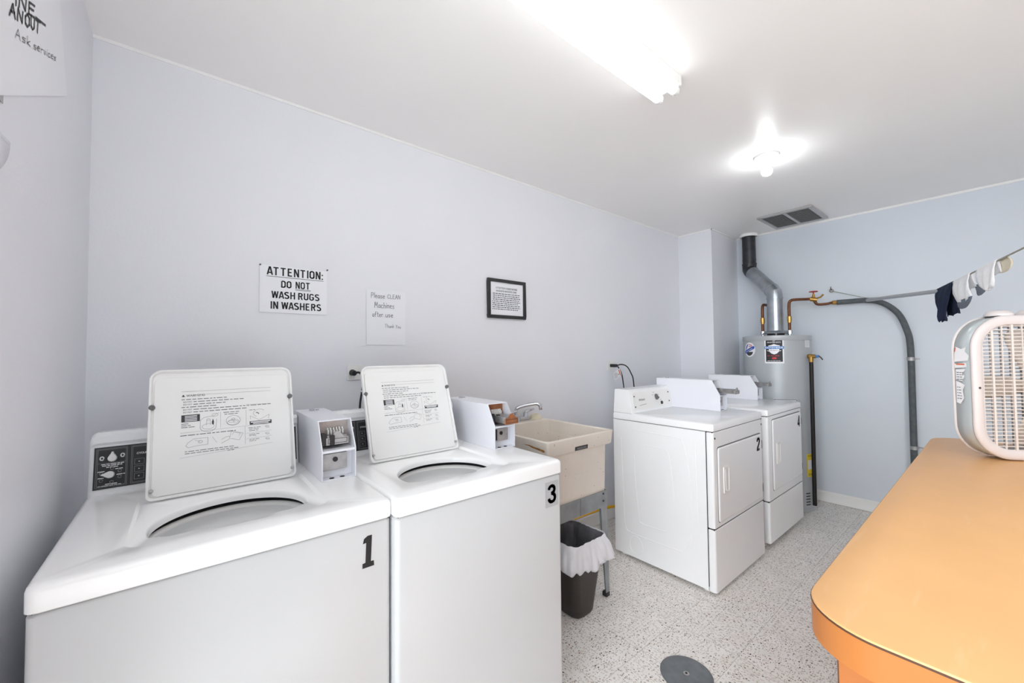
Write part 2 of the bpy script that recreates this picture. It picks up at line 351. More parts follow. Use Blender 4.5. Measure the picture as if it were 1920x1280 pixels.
def arc(cx, cy, rx, ry, a0, a1, n=8): return [(cx + rx * math.cos(math.radians(a0 + (a1 - a0) * k / n)), cy + ry * math.sin(math.radians(a0 + (a1 - a0) * k / n))) for k in range(n + 1)]
_S = [arc(.27, .745, .2, .175, 25, 180, 6) + arc(.27, .745, .2, .2, 200, 270, 3) + arc(.27, .275, .2, .225, 75, 0, 4) + arc(.27, .265, .2, .185, -20, -160, 7)]
B = {  # condensed block capitals, unit high, stroke centre lines inset by half a stroke
 'A': [[(.07, .0), (.27, .96), (.33, .96), (.53, .0)], [(.15, .27), (.45, .27)]], 'T': [[(.02, .92), (.52, .92)], [(.27, 0), (.27, .9)]], 'E': [[(.43, .92), (.08, .92), (.08, .08), (.45, .08)], [(.08, .51), (.4, .51)]],
 'N': [[(.08, 0), (.08, 1)], [(.11, .95), (.43, .05)], [(.46, 0), (.46, 1)]], 'I': [[(.09, 0), (.09, 1)]], 'O': [arc(.27, .73, .2, .19, 0, 180) + arc(.27, .27, .2, .19, 180, 360) + [(.47, .73)]],
 ':': [[(.09, .0), (.09, .16)], [(.09, .5), (.09, .66)]], 'D': [[(.08, .92), (.24, .92)] + arc(.25, .7, .2, .22, 90, 0, 5) + arc(.25, .3, .2, .22, 0, -90, 5) + [(.08, .08), (.08, .92)]],
 'W': [[(.05, 1), (.19, .04)], [(.19, .04), (.36, .96)], [(.36, .96), (.53, .04)], [(.53, .04), (.67, 1)]], 'S': _S, 'H': [[(.08, 0), (.08, 1)], [(.46, 0), (.46, 1)], [(.08, .52), (.46, .52)]],
 'R': [[(.08, 0), (.08, .92), (.27, .92)] + arc(.27, .72, .18, .2, 90, -90, 8) + [(.08, .52)], [(.3, .5), (.46, .0)]], 'U': [[(.08, 1), (.08, .27)] + arc(.27, .27, .19, .19, 180, 360, 8) + [(.46, 1)]],
 'G': [arc(.27, .73, .2, .19, 10, 180, 7) + arc(.27, .27, .2, .19, 180, 350, 7) + [(.47, .46), (.28, .46)]],
 '2': [arc(.27, .72, .19, .2, 185, -20, 9) + [(.36, .5), (.14, .25), (.08, .08), (.48, .08)]], '3': [arc(.26, .73, .18, .19, 180, -60, 9) + [(.22, .53)], [(.22, .53), (.32, .51)] + arc(.27, .29, .2, .21, 65, -180, 10)],
 '4': [[(.4, 0), (.4, 1)], [(.37, .95), (.06, .3), (.06, .25), (.52, .25)]],
}
def block(mb, body, u0, v0, u1, v1, h=0.0, wt=.155):
    adv = []; x = 0
    for ch in body:
        adv.append(x); x += .24 if ch == ' ' else max(p[0] for st in B[ch] for p in st) + (.08 if ch in 'AW' else .18)
    tot = x - .1; q = MB()
    for ch, a in zip(body, adv):
        for st in B.get(ch, []):
            P = [Vector((p[0] + a, p[1])) for p in st]
            for k in range(len(P) - 1):
                d = (P[k + 1] - P[k]).normalized(); e0 = d * (wt * .3 if k else 0); e1 = d * (wt * .3 if k < len(P) - 2 else 0); nn = Vector((-d.y, d.x)) * wt / 2
                q.add([(*(P[k] - e0 - nn), 0), (*(P[k + 1] + e1 - nn), 0), (*(P[k + 1] + e1 + nn), 0), (*(P[k] - e0 + nn), 0)], [(0, 1, 2, 3)])
    for f in q.f:
        z_ = h; mb.add([(u0 + q.v[i].x / tot * (u1 - u0), v0 + min(1, max(0, q.v[i].y)) * (v1 - v0), z_) for i in f], [(0, 1, 2, 3)])
def hand(mb, body, u0, v0, u1, ht, wd, h=0.0):
    adv = []; x = 0
    for ch in body:
        adv.append(x)
        if ch == ' ': x += .5
        else: x += max(p[0] for st in G[ch] for p in st) + .18
    sc = (u1 - u0) / (x - .18)
    for ch, a in zip(body, adv):
        if ch == ' ': continue
        jy = random.uniform(-.04, .04)
        for st in G[ch]: mb.line([(u0 + (a + p[0]) * sc, v0 + (p[1] + jy) * ht) for p in st], wd, h)

# ------------------------------------------------------------------ the room
XL, XR, YB, YF, ZC = -.272, 4.574, 2.113, -1.75, 2.585
XH = -2.8   # room stretched left, out of view, to let the added fill light in
CX, CY = 3.985, 1.775
def struct(name, mb, m, **k): return mb.build(name, m, kind='structure', **k)
struct('floor', MB().box(XH, XR + .1, YF - .1, YB + .1, -.1, 0), M['floor'], smooth=False)
struct('ceiling', MB().box(XH, XR + .1, YF - .1, YB + .1, ZC, ZC + .1), M['ceiling'], smooth=False)
struct('wall_back', MB().box(XL - .1, XR + .1, YB, YB + .1, 0, ZC), M['wall'], smooth=False)
struct('wall_left', MB().box(XL - .1, XL, .93, YB, 0, ZC).box(XH, XL - .1, .93, 1.03, 0, ZC), M['wall'], smooth=False)
struct('wall_front', MB().box(1.3, XR + .1, YF - .1, YF, 0, ZC), M['wall'], smooth=False)  # unseen; stops short to admit fill light, long enough to dim the right
struct('wall_right', MB().box(XR, XR + .1, YF, YB, 0, ZC), M['wall_cool'], smooth=False)
struct('wall_corner', MB().box(CX, XR, CY, YB, 0, ZC), M['wall'], smooth=False)
b = MB(); b.prism([(XL, YB, ZC - .01), (XL, YB - .004, ZC - .01), (XL, YB - .009, ZC - .003), (XL, YB - .009, ZC), (XL, YB, ZC)], (CX - XL, 0, 0))
struct('trim_1', b, M['trim'])
b = MB(); b.box(CX - .008, CX, CY - .008, YB, ZC - .01, ZC); b.box(CX - .008, XR, CY - .008, CY, ZC - .01, ZC)
struct('trim_2', b, M['trim'])
b = MB(); b.prism([(XR, YF, ZC - .016), (XR - .005, YF, ZC - .016), (XR - .011, YF, ZC - .005), (XR - .011, YF, ZC), (XR, YF, ZC)], (0, CY - YF, 0))
struct('trim_3', b, M['trim'])
b = MB(); b.prism([(XR, YF, .004), (XR - .016, YF, .004), (XR - .016, YF, .016), (XR - .011, YF, .024), (XR - .011, YF, .084), (XR, YF, .098)], (0, CY - YF, 0))
struct('baseboard_right', b, M['trim'])
struct('baseboard_back', MB().box(XL, CX, YB - .012, YB, .003, .1), M['trim'], bevel=.003)

# ------------------------------------------------------------------ ceiling lamps
def fluorescent(x0, yc, label, group):
    x1 = x0 + 1.22
    t = thing('fluorescent_light', ((x0 + x1) / 2, yc, ZC), label, 'ceiling light', group)
    b = MB(); prof = [(-.055, 0), (-.055, -.04), (-.05, -.045), (.05, -.045), (.055, -.04), (.055, 0)]
    b.prism([(x0, yc + p[0], ZC + p[1]) for p in prof], (1.22, 0, 0)); b.build('housing', M['trim'], t, bevel=.002)
    for xe in (x0 - .004, x1 - .008):
        b = MB(); b.prism([(xe, yc + p[0] * 1.02, ZC + p[1] * 1.02) for p in prof], (.012, 0, 0)); b.build('end_plate', M['trim'], t)
    for dy in (-.038, .038):
        y = yc + dy; z = ZC - .067
        b = MB(); b.cyl((x0 + .03, y, z), (x1 - .03, y, z), .019); tb = b.build('tube', M['tube'], t)
        for xa, xb in ((x0 + .012, x0 + .03), (x1 - .03, x1 - .012)):
            b = MB(); b.cyl((xa, y, z), (xb, y, z), .0192); b.build('end_cap', M['porcelain'], tb, bevel=.002)
            b = MB(); xm = xa - .004 if xa < x0 + .02 else xb - .004
            b.box(xm, xm + .008, y - .014, y + .014, z - .016, ZC - .04); b.build('lamp_holder', M['plastic'], t, bevel=.003)
    return t
fluorescent(.44, .908, 'two-tube fluorescent strip light lit on the ceiling above the washers', None)

t = thing('ceiling_bulb', (2.772, .89, ZC), 'bare glowing bulb in a round white porcelain holder on the ceiling', 'ceiling light')
b = MB(); b.lathe((2.772, .89, ZC), [(.001, -.03), (.034, -.03), (.05, -.022), (.066, -.012), (.069, 0)]); b.build('porcelain_base', M['porcelain'], t)
b = MB(); b.lathe((2.772, .89, ZC), [(.001, -.062), (.02, -.062), (.024, -.05), (.026, -.03), (.001, -.03)]); b.build('socket', M['porcelain'], t)
b = MB(); b.cyl((2.738, .868, ZC - .021), (2.738, .868, ZC - .027), .004, n=10); b.build('screw', M['rubber'], t)
b = MB(); b.lathe((2.772, .89, ZC), [(.001, -.122), (.012, -.12), (.024, -.113), (.03, -.1), (.03, -.088), (.024, -.076), (.018, -.066), (.016, -.058), (.001, -.058)], 32); b.build('bulb', M['bulb'], t)

t = thing('ceiling_vent', (4.23, 1.17, ZC), 'square return air grille with two dusty filter panels in the ceiling', 'vent')
vx0, vx1, vy0, vy1 = 3.985, 4.485, .962, 1.375
b = MB(); z0 = ZC - .014
for q in ((vx0, vx1, vy0, vy0 + .03), (vx0, vx1, vy1 - .03, vy1), (vx0, vx0 + .035, vy0 + .03, vy1 - .03), (vx1 - .04, vx1, vy0 + .03, vy1 - .03), (vx0 + .035, vx1 - .04, 1.158, 1.18)):
    b.box(*q, z0, ZC)
b.build('frame', M['ventframe'], t, bevel=.002)
for ya, yb in ((vy0 + .03, 1.158), (1.18, vy1 - .03)):
    b = MB(); b.box(vx0 + .035, vx1 - .04, ya, yb, ZC - .007, ZC - .001); fp = b.build('filter_panel', M['ventmesh'], t)
    b = MB(); nb = 9
    for i in range(1, nb): y = ya + (yb - ya) * i / nb; b.box(vx0 + .035, vx1 - .04, y - .0015, y + .0015, ZC - .0095, ZC - .006)
    b.build('slats', M['ventmesh'], fp)

# ------------------------------------------------------------------ washing machines
def coin_box(t, x0, wd, yf, yb, z0, ht, slide_out, style):
    """painted steel coin meter box; the front is open above a shelf and below it"""
    x1 = x0 + wd; zs = z0 + ht * .515; dy = .055; zt = z0 + ht; th = .004
    prof = [(yf, z0), (yf, zs), (yf + dy, zt), (yb, zt), (yb, z0)]
    b = MB()
    for xa in (x0, x1 - th): b.prism([(xa, p[0], p[1]) for p in prof], (th, 0, 0))
    b.box(x0 + th, x1 - th, yf + dy, yb, zt - th, zt); b.box(x0 + th, x1 - th, yf + .002, yb, z0, z0 + th)
    b.box(x0 + th, x1 - th, yf + .001, yf + .075, zs - .008, zs); b.box(x0 + th, x1 - th, yb - th, yb, z0 + th, zt - th)
    b.box(x0 + th, x1 - th, yf + .034, yf + .037, z0 + th, zs - .008)
    c = b.build('coin_box', M['coinwhite'], t, bevel=.001, seg=1)
    xm = (x0 + x1) / 2
    b = MB(); b.box(x0 + th, x1 - th, yf + .085, yf + .088, zs, zt - th); b.build('back_plate', M['beigeplate'] if style == 0 else M['copperplate'] if style == 1 else M['zinc'], c)
    # coin door with lock, set into the lower opening
    b = MB(); b.box(x0 + th + .004, x1 - th - .02, yf + .02, yf + .033, z0 + .03, zs - .014); b.build('coin_door', M['zinc'], c, bevel=.002)
    b = MB(); b.cyl((xm - .008, yf + .02, z0 + .064), (xm - .008, yf + .017, z0 + .064), .008, n=18); b.build('lock', M['blackplastic'], c)
    if style == 1:
        b = MB(); b.box(x0 + th + .002, x0 + th + .02, yf + .014, yf + .022, z0 + .036, zs - .016); b.build('lock_bar', M['blackplastic'], c, bevel=.001)
    for xx in (x0 + .035, x0 + .068): b = MB(); b.cyl((xx, yf + .015, z0 + th), (xx, yf + .015, z0 + th + .001), .008, n=14); b.build('floor_slot', M['darkhole'], c)
    # coin slide
    ys = yf + .04 - slide_out; zc = zs + .03
    b = MB(); b.box(xm - .03, xm + .034, ys + .006, yf + .086, zc - .016, zc + .012)
    sl = b.build('coin_slide', M['slidemetal'], c, bevel=.002)
    for q in ((x0 + .008, x0 + .022, yf + .03, yf + .06, zs + .016, zs + .05), (x0 + .032, x0 + .046, yf + .022, yf + .034, zs + .012, zs + .046)): b = MB(); b.box(*q); b.build('slide_guide', M['blackplastic'], c, bevel=.001)
    b = MB()
    for i in range(6):
        for j in range(2): b.box(x0 + .034 + i * .0095, x0 + .0385 + i * .0095, yf + .062 + j * .008, yf + .068 + j * .008, zc + .012, zc + .026 + .007 * j)
    b.build('coin_pins', M['plastic'], c)
    b = MB(); b.box(xm - .034, xm + .038, ys, ys + .006, zc - .018, zc + .006); b.prism([(xm - .02, ys, zc + .006), (xm + .024, ys, zc + .006), (xm + .008, ys, zc + .026), (xm - .004, ys, zc + .026)], (0, .006, 0))
    b.build('slide_plate', M['zinc'] if style != 1 else M['copperplate'], c, bevel=.001)
    T = frame((xm - .034, ys - .0006, zc - .018), (1, 0, 0), (0, 0, 1))
    b = MB(T); b.line([(.006, .006), (.066, .006), (.066, .02), (.006, .02)], .0018, 0, True); b.build('plate_border', M['inkdark'], c, smooth=False)
    # top screws
    b = MB(); b.cyl((x0 + .05, yb - .06, zt), (x0 + .05, yb - .06, zt + .006), .01, n=14); b.build('top_lock', M['chrome'], c); b = MB(); b.cyl((x0 + .07, yb - .06, zt), (x0 + .07, yb - .06, zt + .004), .006, n=12); b.build('top_screw', M['chrome'], c)
    return c

def lid_label(T, W, Hh, t):
    """instruction print on the inside of the lid; u from 0..W, v up 0..Hh"""
    rnd = random.Random(3)
    U = lambda a: a * W; V = lambda a: Hh * (1 - a)
    k = MB(T); g = MB(T); d = MB(T)
    # measured on the photo: columns .2-.83, rows .19-.71 (from the top)
    u0, u1 = U(.195), U(.825)
    g.line([(U(.20), V(.185)), (u1, V(.185))], .0008); g.line([(U(.36), V(.215)), (u1, V(.215))], .0007)
    k.poly([(U(.2), V(.228)), (U(.222), V(.228)), (U(.211), V(.210))]); k.text('WARNING', U(.23), V(.228), U(.352), V(.211), 0, .006)
    y = .245
    for ind, end, dn in ((0, .50, 0), (.012, .62, 1), (.012, .49, 1), (0, .44, 0), (.012, .825, 1), (.012, .64, 1)):
        a = .2 + ind
        if dn: k.text('DO NOT', U(a), V(y + .011), U(a + .055), V(y), 0, .006); a += .064
        d.words(U(a), U(end), V(y + .009), Hh * .006, 0, W * .03, .28, rnd); y += .0212
    g.line([(U(.64), V(.325)), (u1, V(.335))], .0006)
    k.quad(U(.2), V(.435), U(.318), V(.378))
    wq = MB(T)
    for i in range(4): wq.quad(U(.222), V(.392 + .0125 * i), U(.3), V(.386 + .0125 * i), .0004)
    for i, e in enumerate((.25, .26, .285)): d.words(U(.2), U(e), V(.452 + .014 * i), Hh * .005, 0, W * .03, .2, rnd)
    # tub with powder going in
    def ell(cx, cy, rx, ry, a0=0, a1=360, n=22): return [(U(cx + rx * math.cos(math.radians(a0 + (a1 - a0) * i / n))), V(cy - ry * math.sin(math.radians(a0 + (a1 - a0) * i / n)))) for i in range(n + 1)]
    g.line(ell(.372, .49, .052, .038, 180, 360), .0011); g.line([(U(.32), V(.49)), (U(.322), V(.43)), (U(.345), V(.41)), (U(.4), V(.402))], .0009); g.line([(U(.424), V(.49)), (U(.428), V(.43))], .0009)
    g.line(ell(.372, .485, .04, .022), .0008); g.line(ell(.374, .43, .011, .007), .0008); g.line([(U(.363), V(.43)), (U(.36), V(.475))], .0007); g.line([(U(.385), V(.43)), (U(.388), V(.475))], .0007)
    k.poly([(U(.402), V(.475)), (U(.396), V(.455)), (U(.404), V(.425)), (U(.411), V(.45)), (U(.409), V(.475))]); g.line(ell(.418, .395, .02, .012), .0007); g.line([(U(.402), V(.41)), (U(.43), V(.385)), (U(.445), V(.38))], .0007)
    for x in (.455, .635): g.line([(U(x), V(.375)), (U(x), V(.505))], .0006)
    g.line([(u0, V(.52)), (u1, V(.51))], .0006)
    d.words(U(.475), U(.585), V(.384), Hh * .005, 0, W * .03, .2, rnd); d.words(U(.482), U(.575), V(.4), Hh * .005, 0, W * .03, .2, rnd)
    g.line(ell(.543, .455, .05, .042), .0009); g.line(ell(.543, .47, .042, .022), .0008); g.line(ell(.543, .445, .012, .008), .0009); g.line(ell(.53, .462, .02, .008), .0007); g.line(ell(.56, .47, .018, .008), .0007)
    d.words(U(.66), U(.71), V(.38), Hh * .004, 0, W * .03, .2, rnd)
    g.line([(U(.665), V(.43)), (U(.73), V(.47)), (U(.81), V(.43)), (U(.8), V(.465))], .0008); g.line([(U(.665), V(.43)), (U(.668), V(.46))], .0007); g.line(ell(.735, .41, .045, .033, 40, 240), .0009); k.line(ell(.715, .425, .015, .02, 20, 110), .002)
    k.quad(U(.66), V(.508), U(.825), V(.478)); wq.quad(U(.668), V(.491), U(.815), V(.483), .0004); wq.quad(U(.685), V(.503), U(.802), V(.496), .0004)
    # lower half
    d.words(u0, U(.56), V(.545), Hh * .006, 0, W * .03, .25, rnd); g.line([(U(.625), V(.515)), (U(.625), V(.665))], .0006)
    g.line([(U(.23), V(.625)), (U(.245), V(.6)), (U(.28), V(.575)), (U(.37), V(.575)), (U(.37), V(.63)), (U(.3), V(.632)), (U(.245), V(.64)), (U(.23), V(.625))], .0009); g.line(ell(.322, .603, .013, .01), .001); g.line([(U(.285), V(.585)), (U(.32), V(.6))], .0008)
    g.line([(U(.4), V(.575)), (U(.43), V(.625))], .0006); g.line([(U(.46), V(.605)), (U(.49), V(.588)), (U(.52), V(.585)), (U(.512), V(.61)), (U(.46), V(.635))], .0009)
    g.line([(U(.52), V(.58)), (U(.53), V(.545)), (U(.61), V(.57)), (U(.585), V(.625)), (U(.52), V(.605))], .0008); g.line([(U(.535), V(.575)), (U(.545), V(.555)), (U(.592), V(.57)), (U(.582), V(.588))], .0007)
    for i, (a, e) in enumerate(((.65, .74), (.655, .74), (.655, .72))): d.words(U(a), U(e), V(.535 + .013 * i), Hh * .004, 0, W * .03, .2, rnd)
    for yy in (.578, .625): g.line([(U(.63), V(yy)), (u1, V(yy - .006))], .0005)
    for yy, n_ in ((.592, 2), (.636, 2)):
        for i in range(n_): d.words(U(.655), U(.735 - .03 * i), V(yy + .012 * i), Hh * .004, 0, W * .03, .2, rnd)
    for cy in (.535, .595, .64): g.line(ell(.79, cy, .012, .009), .0009); g.line([(U(.77), V(cy - .005)), (U(.81), V(cy + .012))], .0006)
    d.words(U(.225), U(.555), V(.672), Hh * .005, 0, W * .028, .25, rnd); d.words(U(.225), U(.575), V(.688), Hh * .005, 0, W * .028, .25, rnd); d.words(U(.5), U(.55), V(.702), Hh * .005, 0, W * .02, .3, rnd)
    g.line([(u0, V(.715)), (u1, V(.68))], .0006)
    k.build('warning_print', M['inkdark'], t, smooth=False); g.build('diagram_lines', M['pencil'], t, smooth=False); d.build('instruction_text', M['ink'], t, smooth=False); wq.build('white_print', M['whitelabel'], t, smooth=False)

def make_washer(x0, x1, yf, lx0, lx1, cx, cw, cyf, number, label, lid_lean):
    t = thing('washing_machine', ((x0 + x1) / 2, yf + .34, 0), label, 'washing machine', 'top-loading coin washing machines'); yb = yf + .66
    # cabinet
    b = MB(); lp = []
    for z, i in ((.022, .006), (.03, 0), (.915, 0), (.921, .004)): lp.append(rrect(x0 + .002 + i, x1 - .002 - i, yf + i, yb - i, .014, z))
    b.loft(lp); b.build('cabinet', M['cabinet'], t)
    b = MB(); b.box(x0 + .01, x1 - .01, yf + .006, yf + .03, .9, .93); b.build('seam_shade', M['darkhole'], t)  # added dark slab that paints shade into the seam under the top
    for fx in (x0 + .06, x1 - .06):
        for fy in (yf + .06, yb - .06):
            b = MB(); b.cyl((fx, fy, 0), (fx, fy, .03), .022, n=16); b.build('foot', M['rubber'], t)
    # top panel with the drum opening
    lc = (lx0 + lx1) / 2; oc = Vector((lc - .003, yf + .195, 0)); R = .172; zt = .975; zr = .966
    b = MB(); outer = []
    for z, i in ((.9235, .003), (.926, 0), (.962, .0), (.969, .002), (.9735, .007), (zt, .014)): outer.append(rrect(x0 + i, x1 - i, yf - .006 + i, yb + .005 - i * .5, .016, z))
    b.loft(outer, caps=False)
    A = rrect(lx0 - .016, lx1 + .016, yf + .075, yf + .475, .03, zt); B = rrect(lx0 - .009, lx1 + .009, yf + .095, yf + .466, .024, zr)
    H = []; a0, a1 = math.radians(-16), math.radians(196)
    for i in range(41): a = a0 + (a1 - a0) * i / 40; H.append((oc.x + R * math.cos(a), oc.y + R * math.sin(a)))
    yc = yf + .128
    H += [(oc.x - .148, yc + .012), (oc.x - .128, yc), (oc.x - .06, yc), (oc.x - .045, yc - .008), (oc.x - .036, yc - .026), (oc.x + .062, yc - .026), (oc.x + .074, yc - .01), (oc.x + .085, yc - .001), (oc.x + .125, yc + .0), (oc.x + .147, yc + .013)]
    Hl = lambda s_, z: [Vector((oc.x + (p[0] - oc.x) * s_, oc.y + (p[1] - oc.y) * s_, z)) for p in H]
    fill_between(b, outer[-1], A); b.loft([A, B], caps=False); fill_between(b, B, Hl(1.035, zr))
    b.loft([Hl(1.035, zr), Hl(1.015, zr - .002), Hl(1.003, zr - .007), Hl(1.0, zr - .012), Hl(1.0, zr - .02)], caps=False)
    b.build('top_panel', M['deck_lit'], t, angle=50)
    # tub ring and basket below the opening
    b = MB(); b.lathe((oc.x, oc.y + .004, 0), [(.1885, .94), (.1885, .55)], caps=False); b.build('outer_tub', M['darkhole'], t, solid=.001)  # near-black colour stands in for the shade in the gaps around the ring
    b = MB(); b.lathe((oc.x, oc.y + .004, 0), [(.187, .929), (.184, .931), (.179, .930), (.175, .926), (.175, .912), (.177, .909), (.185, .908)], caps=False); b.build('tub_ring', M['plastic'], t, solid=.002)
    b = MB(); b.lathe((oc.x, oc.y + .004, 0), [(.183, .893), (.178, .896), (.174, .893), (.1745, .889), (.178, .881), (.178, .52), (.16, .5), (.001, .495)], caps=False); b.build('wash_basket', M['tubgrey'], t, solid=.002)
    b = MB(); b.lathe((oc.x, oc.y, 0), [(.001, .86), (.03, .855), (.035, .7), (.05, .6), (.12, .53), (.12, .5)], 24, caps=False); b.build('agitator', M['plastic'], t)
    # open lid leaning back
    hy = yf + .432; lean = lid_lean; W = lx1 - lx0; Hh = .386
    T = frame((lx0, hy, zr + .006), (1, 0, 0), (0, math.sin(lean), math.cos(lean)))
    b = MB(T); th = .018
    def O(i, z, r):
        r = max(.004, r - i); rb = max(.004, r * .5); out = []
        for cx_, cy_, rr_, a0 in ((W - i - r, Hh - i - r, r, 0), (i + r, Hh - i - r, r, 90), (i + rb, i + rb, rb, 180), (W - i - rb, i + rb, rb, 270)):
            for k in range(7): an = math.radians(a0 + 15 * k); out.append(Vector((cx_ + rr_ * math.cos(an), cy_ + rr_ * math.sin(an), z)))
        return out
    b.loft([O(.006, -th, .032), O(.001, -th + .004, .032), O(0, -th + .008, .032), O(0, .003, .032), O(.0015, .005, .032), O(.0055, .005, .032), O(.007, .003, .032), O(.009, -.006, .032)])
    ld = b.build('lid', M['enamel_lid'], t)
    b = MB(T); b.loft([[Vector((p.x, p.y, z)) for p in rrect(.0125, W - .0125, .01, Hh - .026, .016)] for z in (-.006, -.0012)]); b.build('lid_liner', M['enamel_lid'], ld, bevel=.001)
    for uu, vv, r_, nm, mm in ((.008, Hh * .7, .0085, 'bumper', 'rubber'), (W - .008, Hh * .72, .0085, 'bumper', 'rubber'), (.012, .028, .005, 'screw', 'zinc'), (W - .012, .03, .005, 'screw', 'zinc')):
        b = MB(T); b.cyl((uu, vv, -.002), (uu, vv, .009), r_, r_ * .8, n=18); b.build(nm, M[mm], ld, bevel=.001)
    T2 = frame(T @ Vector((0, 0, -.0005)), (1, 0, 0), (0, math.sin(lean), math.cos(lean))); lid_label(T2, W, Hh, ld)
    # console at the back with its black control panel
    cyf_, cx1 = yf + .594, cx - .004
    prof = [(cyf_, zt - .004), (cyf_ + .03, zt + .142), (cyf_ + .024, zt + .15), (cyf_ + .026, zt + .17), (cyf_ + .04, zt + .18), (cyf_ + .085, zt + .178), (cyf_ + .095, zt + .16), (cyf_ + .095, zt - .004)]
    b = MB()
    b.loft([[Vector((x, p[0] + s_ * .01, zt + (p[1] - zt) * (1 - .1 * s_))) for p in prof] for x, s_ in ((x0 + .003, .85), (x0 + .006, .45), (x0 + .012, .15), (x0 + .022, 0), (cx1, 0))])
    cs = b.build('console', M['enamel'], t, angle=30)
    vdir = Vector((0, .03, .146)).normalized()
    T = frame(Vector((x0 + .014, cyf_ - .0005, zt + .0)) + vdir * .016, (1, 0, 0), vdir); Wp = cx1 - x0 - .02; Hp = .123
    b = MB(T); b.box(0, Wp, 0, Hp, -.002, .0012); cp = b.build('control_panel', M['panel'], t)
    g = MB(T); wl = MB(T); h = .0018
    for q in ((.005, .005, .073, Hp - .005), (.082, .005, Wp - .006, Hp - .005)):
        for e in (0, .003): g.line(([(q[0] + e, q[1] + e), (q[2] - e, q[1] + e), (q[2] - e, q[3] - e), (q[0] + e, q[3] - e)]), .0008, h, True)
    g.line([(.008, .075), (.07, .075)], .0007, h)
    for i in range(3): g.line([(.09, .016 + .022 * i), (.112, .016 + .022 * i), (.112, .033 + .022 * i), (.09, .033 + .022 * i)], .0009, h, True); wl.poly([(.099, .0225 + .022 * i), (.103, .0245 + .022 * i), (.099, .0265 + .022 * i)], h)
    wl.text('CYCLE', .094, .091, .118, .097, h, .02)
    for a, e, v in ((.016, .066, .0705), (.018, .062, .066), (.027, .053, .061), (.009, .024, .05), (.047, .068, .054), (.05, .069, .037), (.01, .026, .031), (.026, .052, .012), (.01, .066, .0075)): wl.words(a, e, v, .0022, h, .012, .12)
    for cx_, cy_, r_ in ((.017, .09, .004), (.062, .094, .004)): wl.line([(cx_ + r_ * math.cos(k * .7), cy_ + r_ * 1.3 * math.sin(k * .7)) for k in range(9)], .003, h)
    for cx_, cy_ in ((.04, .058), (.017, .045), (.057, .048), (.057, .031), (.017, .025), (.04, .018)): g.line([(cx_ + .004 * math.cos(k * .7), cy_ + .004 * math.sin(k * .7)) for k in range(9)], .0012, h)
    g.build('panel_lines', M['greyline'], cp, smooth=False); wl.build('panel_print', M['whitelabel'], cp, smooth=False)
    for ku, kv, a in ((.04, .088, 90), (.036, .04, 175)):
        b = MB(T); ca, sa = math.cos(math.radians(a)), math.sin(math.radians(a))
        pts = []
        for k in range(24):
            an = 2 * math.pi * k / 24; rr = .0105; px, py = rr * math.cos(an), rr * math.sin(an)
            if px > .004: px = px + (.009 if abs(py) < .004 else .004); py *= .75
            pts.append((ku + px * ca - py * sa, kv + px * sa + py * ca))
        b.loft([[Vector((p[0], p[1], .001)) for p in pts], [Vector((p[0], p[1], .01)) for p in pts], [Vector((ku + (p[0] - ku) * .85, kv + (p[1] - kv) * .85, .013)) for p in pts]]); b.build('dial_knob', M['plastic'], cp)
    coin_box(t, cx, cw, cyf, yf + .69, zt, .19, .012 if number == '1' else .085, 0 if number == '1' else 1)
    # number on the front
    if number == '1':
        T = frame((x1 - .084, yf - .0008, .803), (1, 0, 0), (0, 0, 1)); b = MB(T)
        b.poly([(.002, 0), (.034, 0), (.033, .014), (.025, .014), (.028, .085), (.016, .085), (.006, .079), (.003, .066), (.012, .067), (.010, .014), (.002, .013)])
        b.build('number_sticker', M['black'], t, smooth=False, label='black numeral 1')
    else:
        T = frame((x1 - .088, yf - .0008, .806), (1, 0, 0), (0, 0, 1)); b = MB(T); b.quad(0, 0, .068, .094)
        st = b.build('number_sticker', M['greysticker'], t, smooth=False, label='grey sticker with black numeral 3')
        b = MB(T); block(b, '3', .012, .012, .056, .083, .0006, .17); b.build('numeral', M['black'], st, smooth=False)
    return t
M['greysticker'] = mat('pale_grey_sticker', (180, 181, 183), .5, var=.01)
make_washer(-.217, .4665, 1.122, -.079, .307, .35, .109, 1.401, '1', 'white top-loading washing machine numbered 1 with its lid up, in the left corner', math.atan2(.106, .37))
make_washer(.4685, 1.14, 1.098, .557, .944, 1.03, .112, 1.379, '3', 'white top-loading washing machine numbered 3 with its lid up, beside the laundry sink', math.atan2(.125, .37))

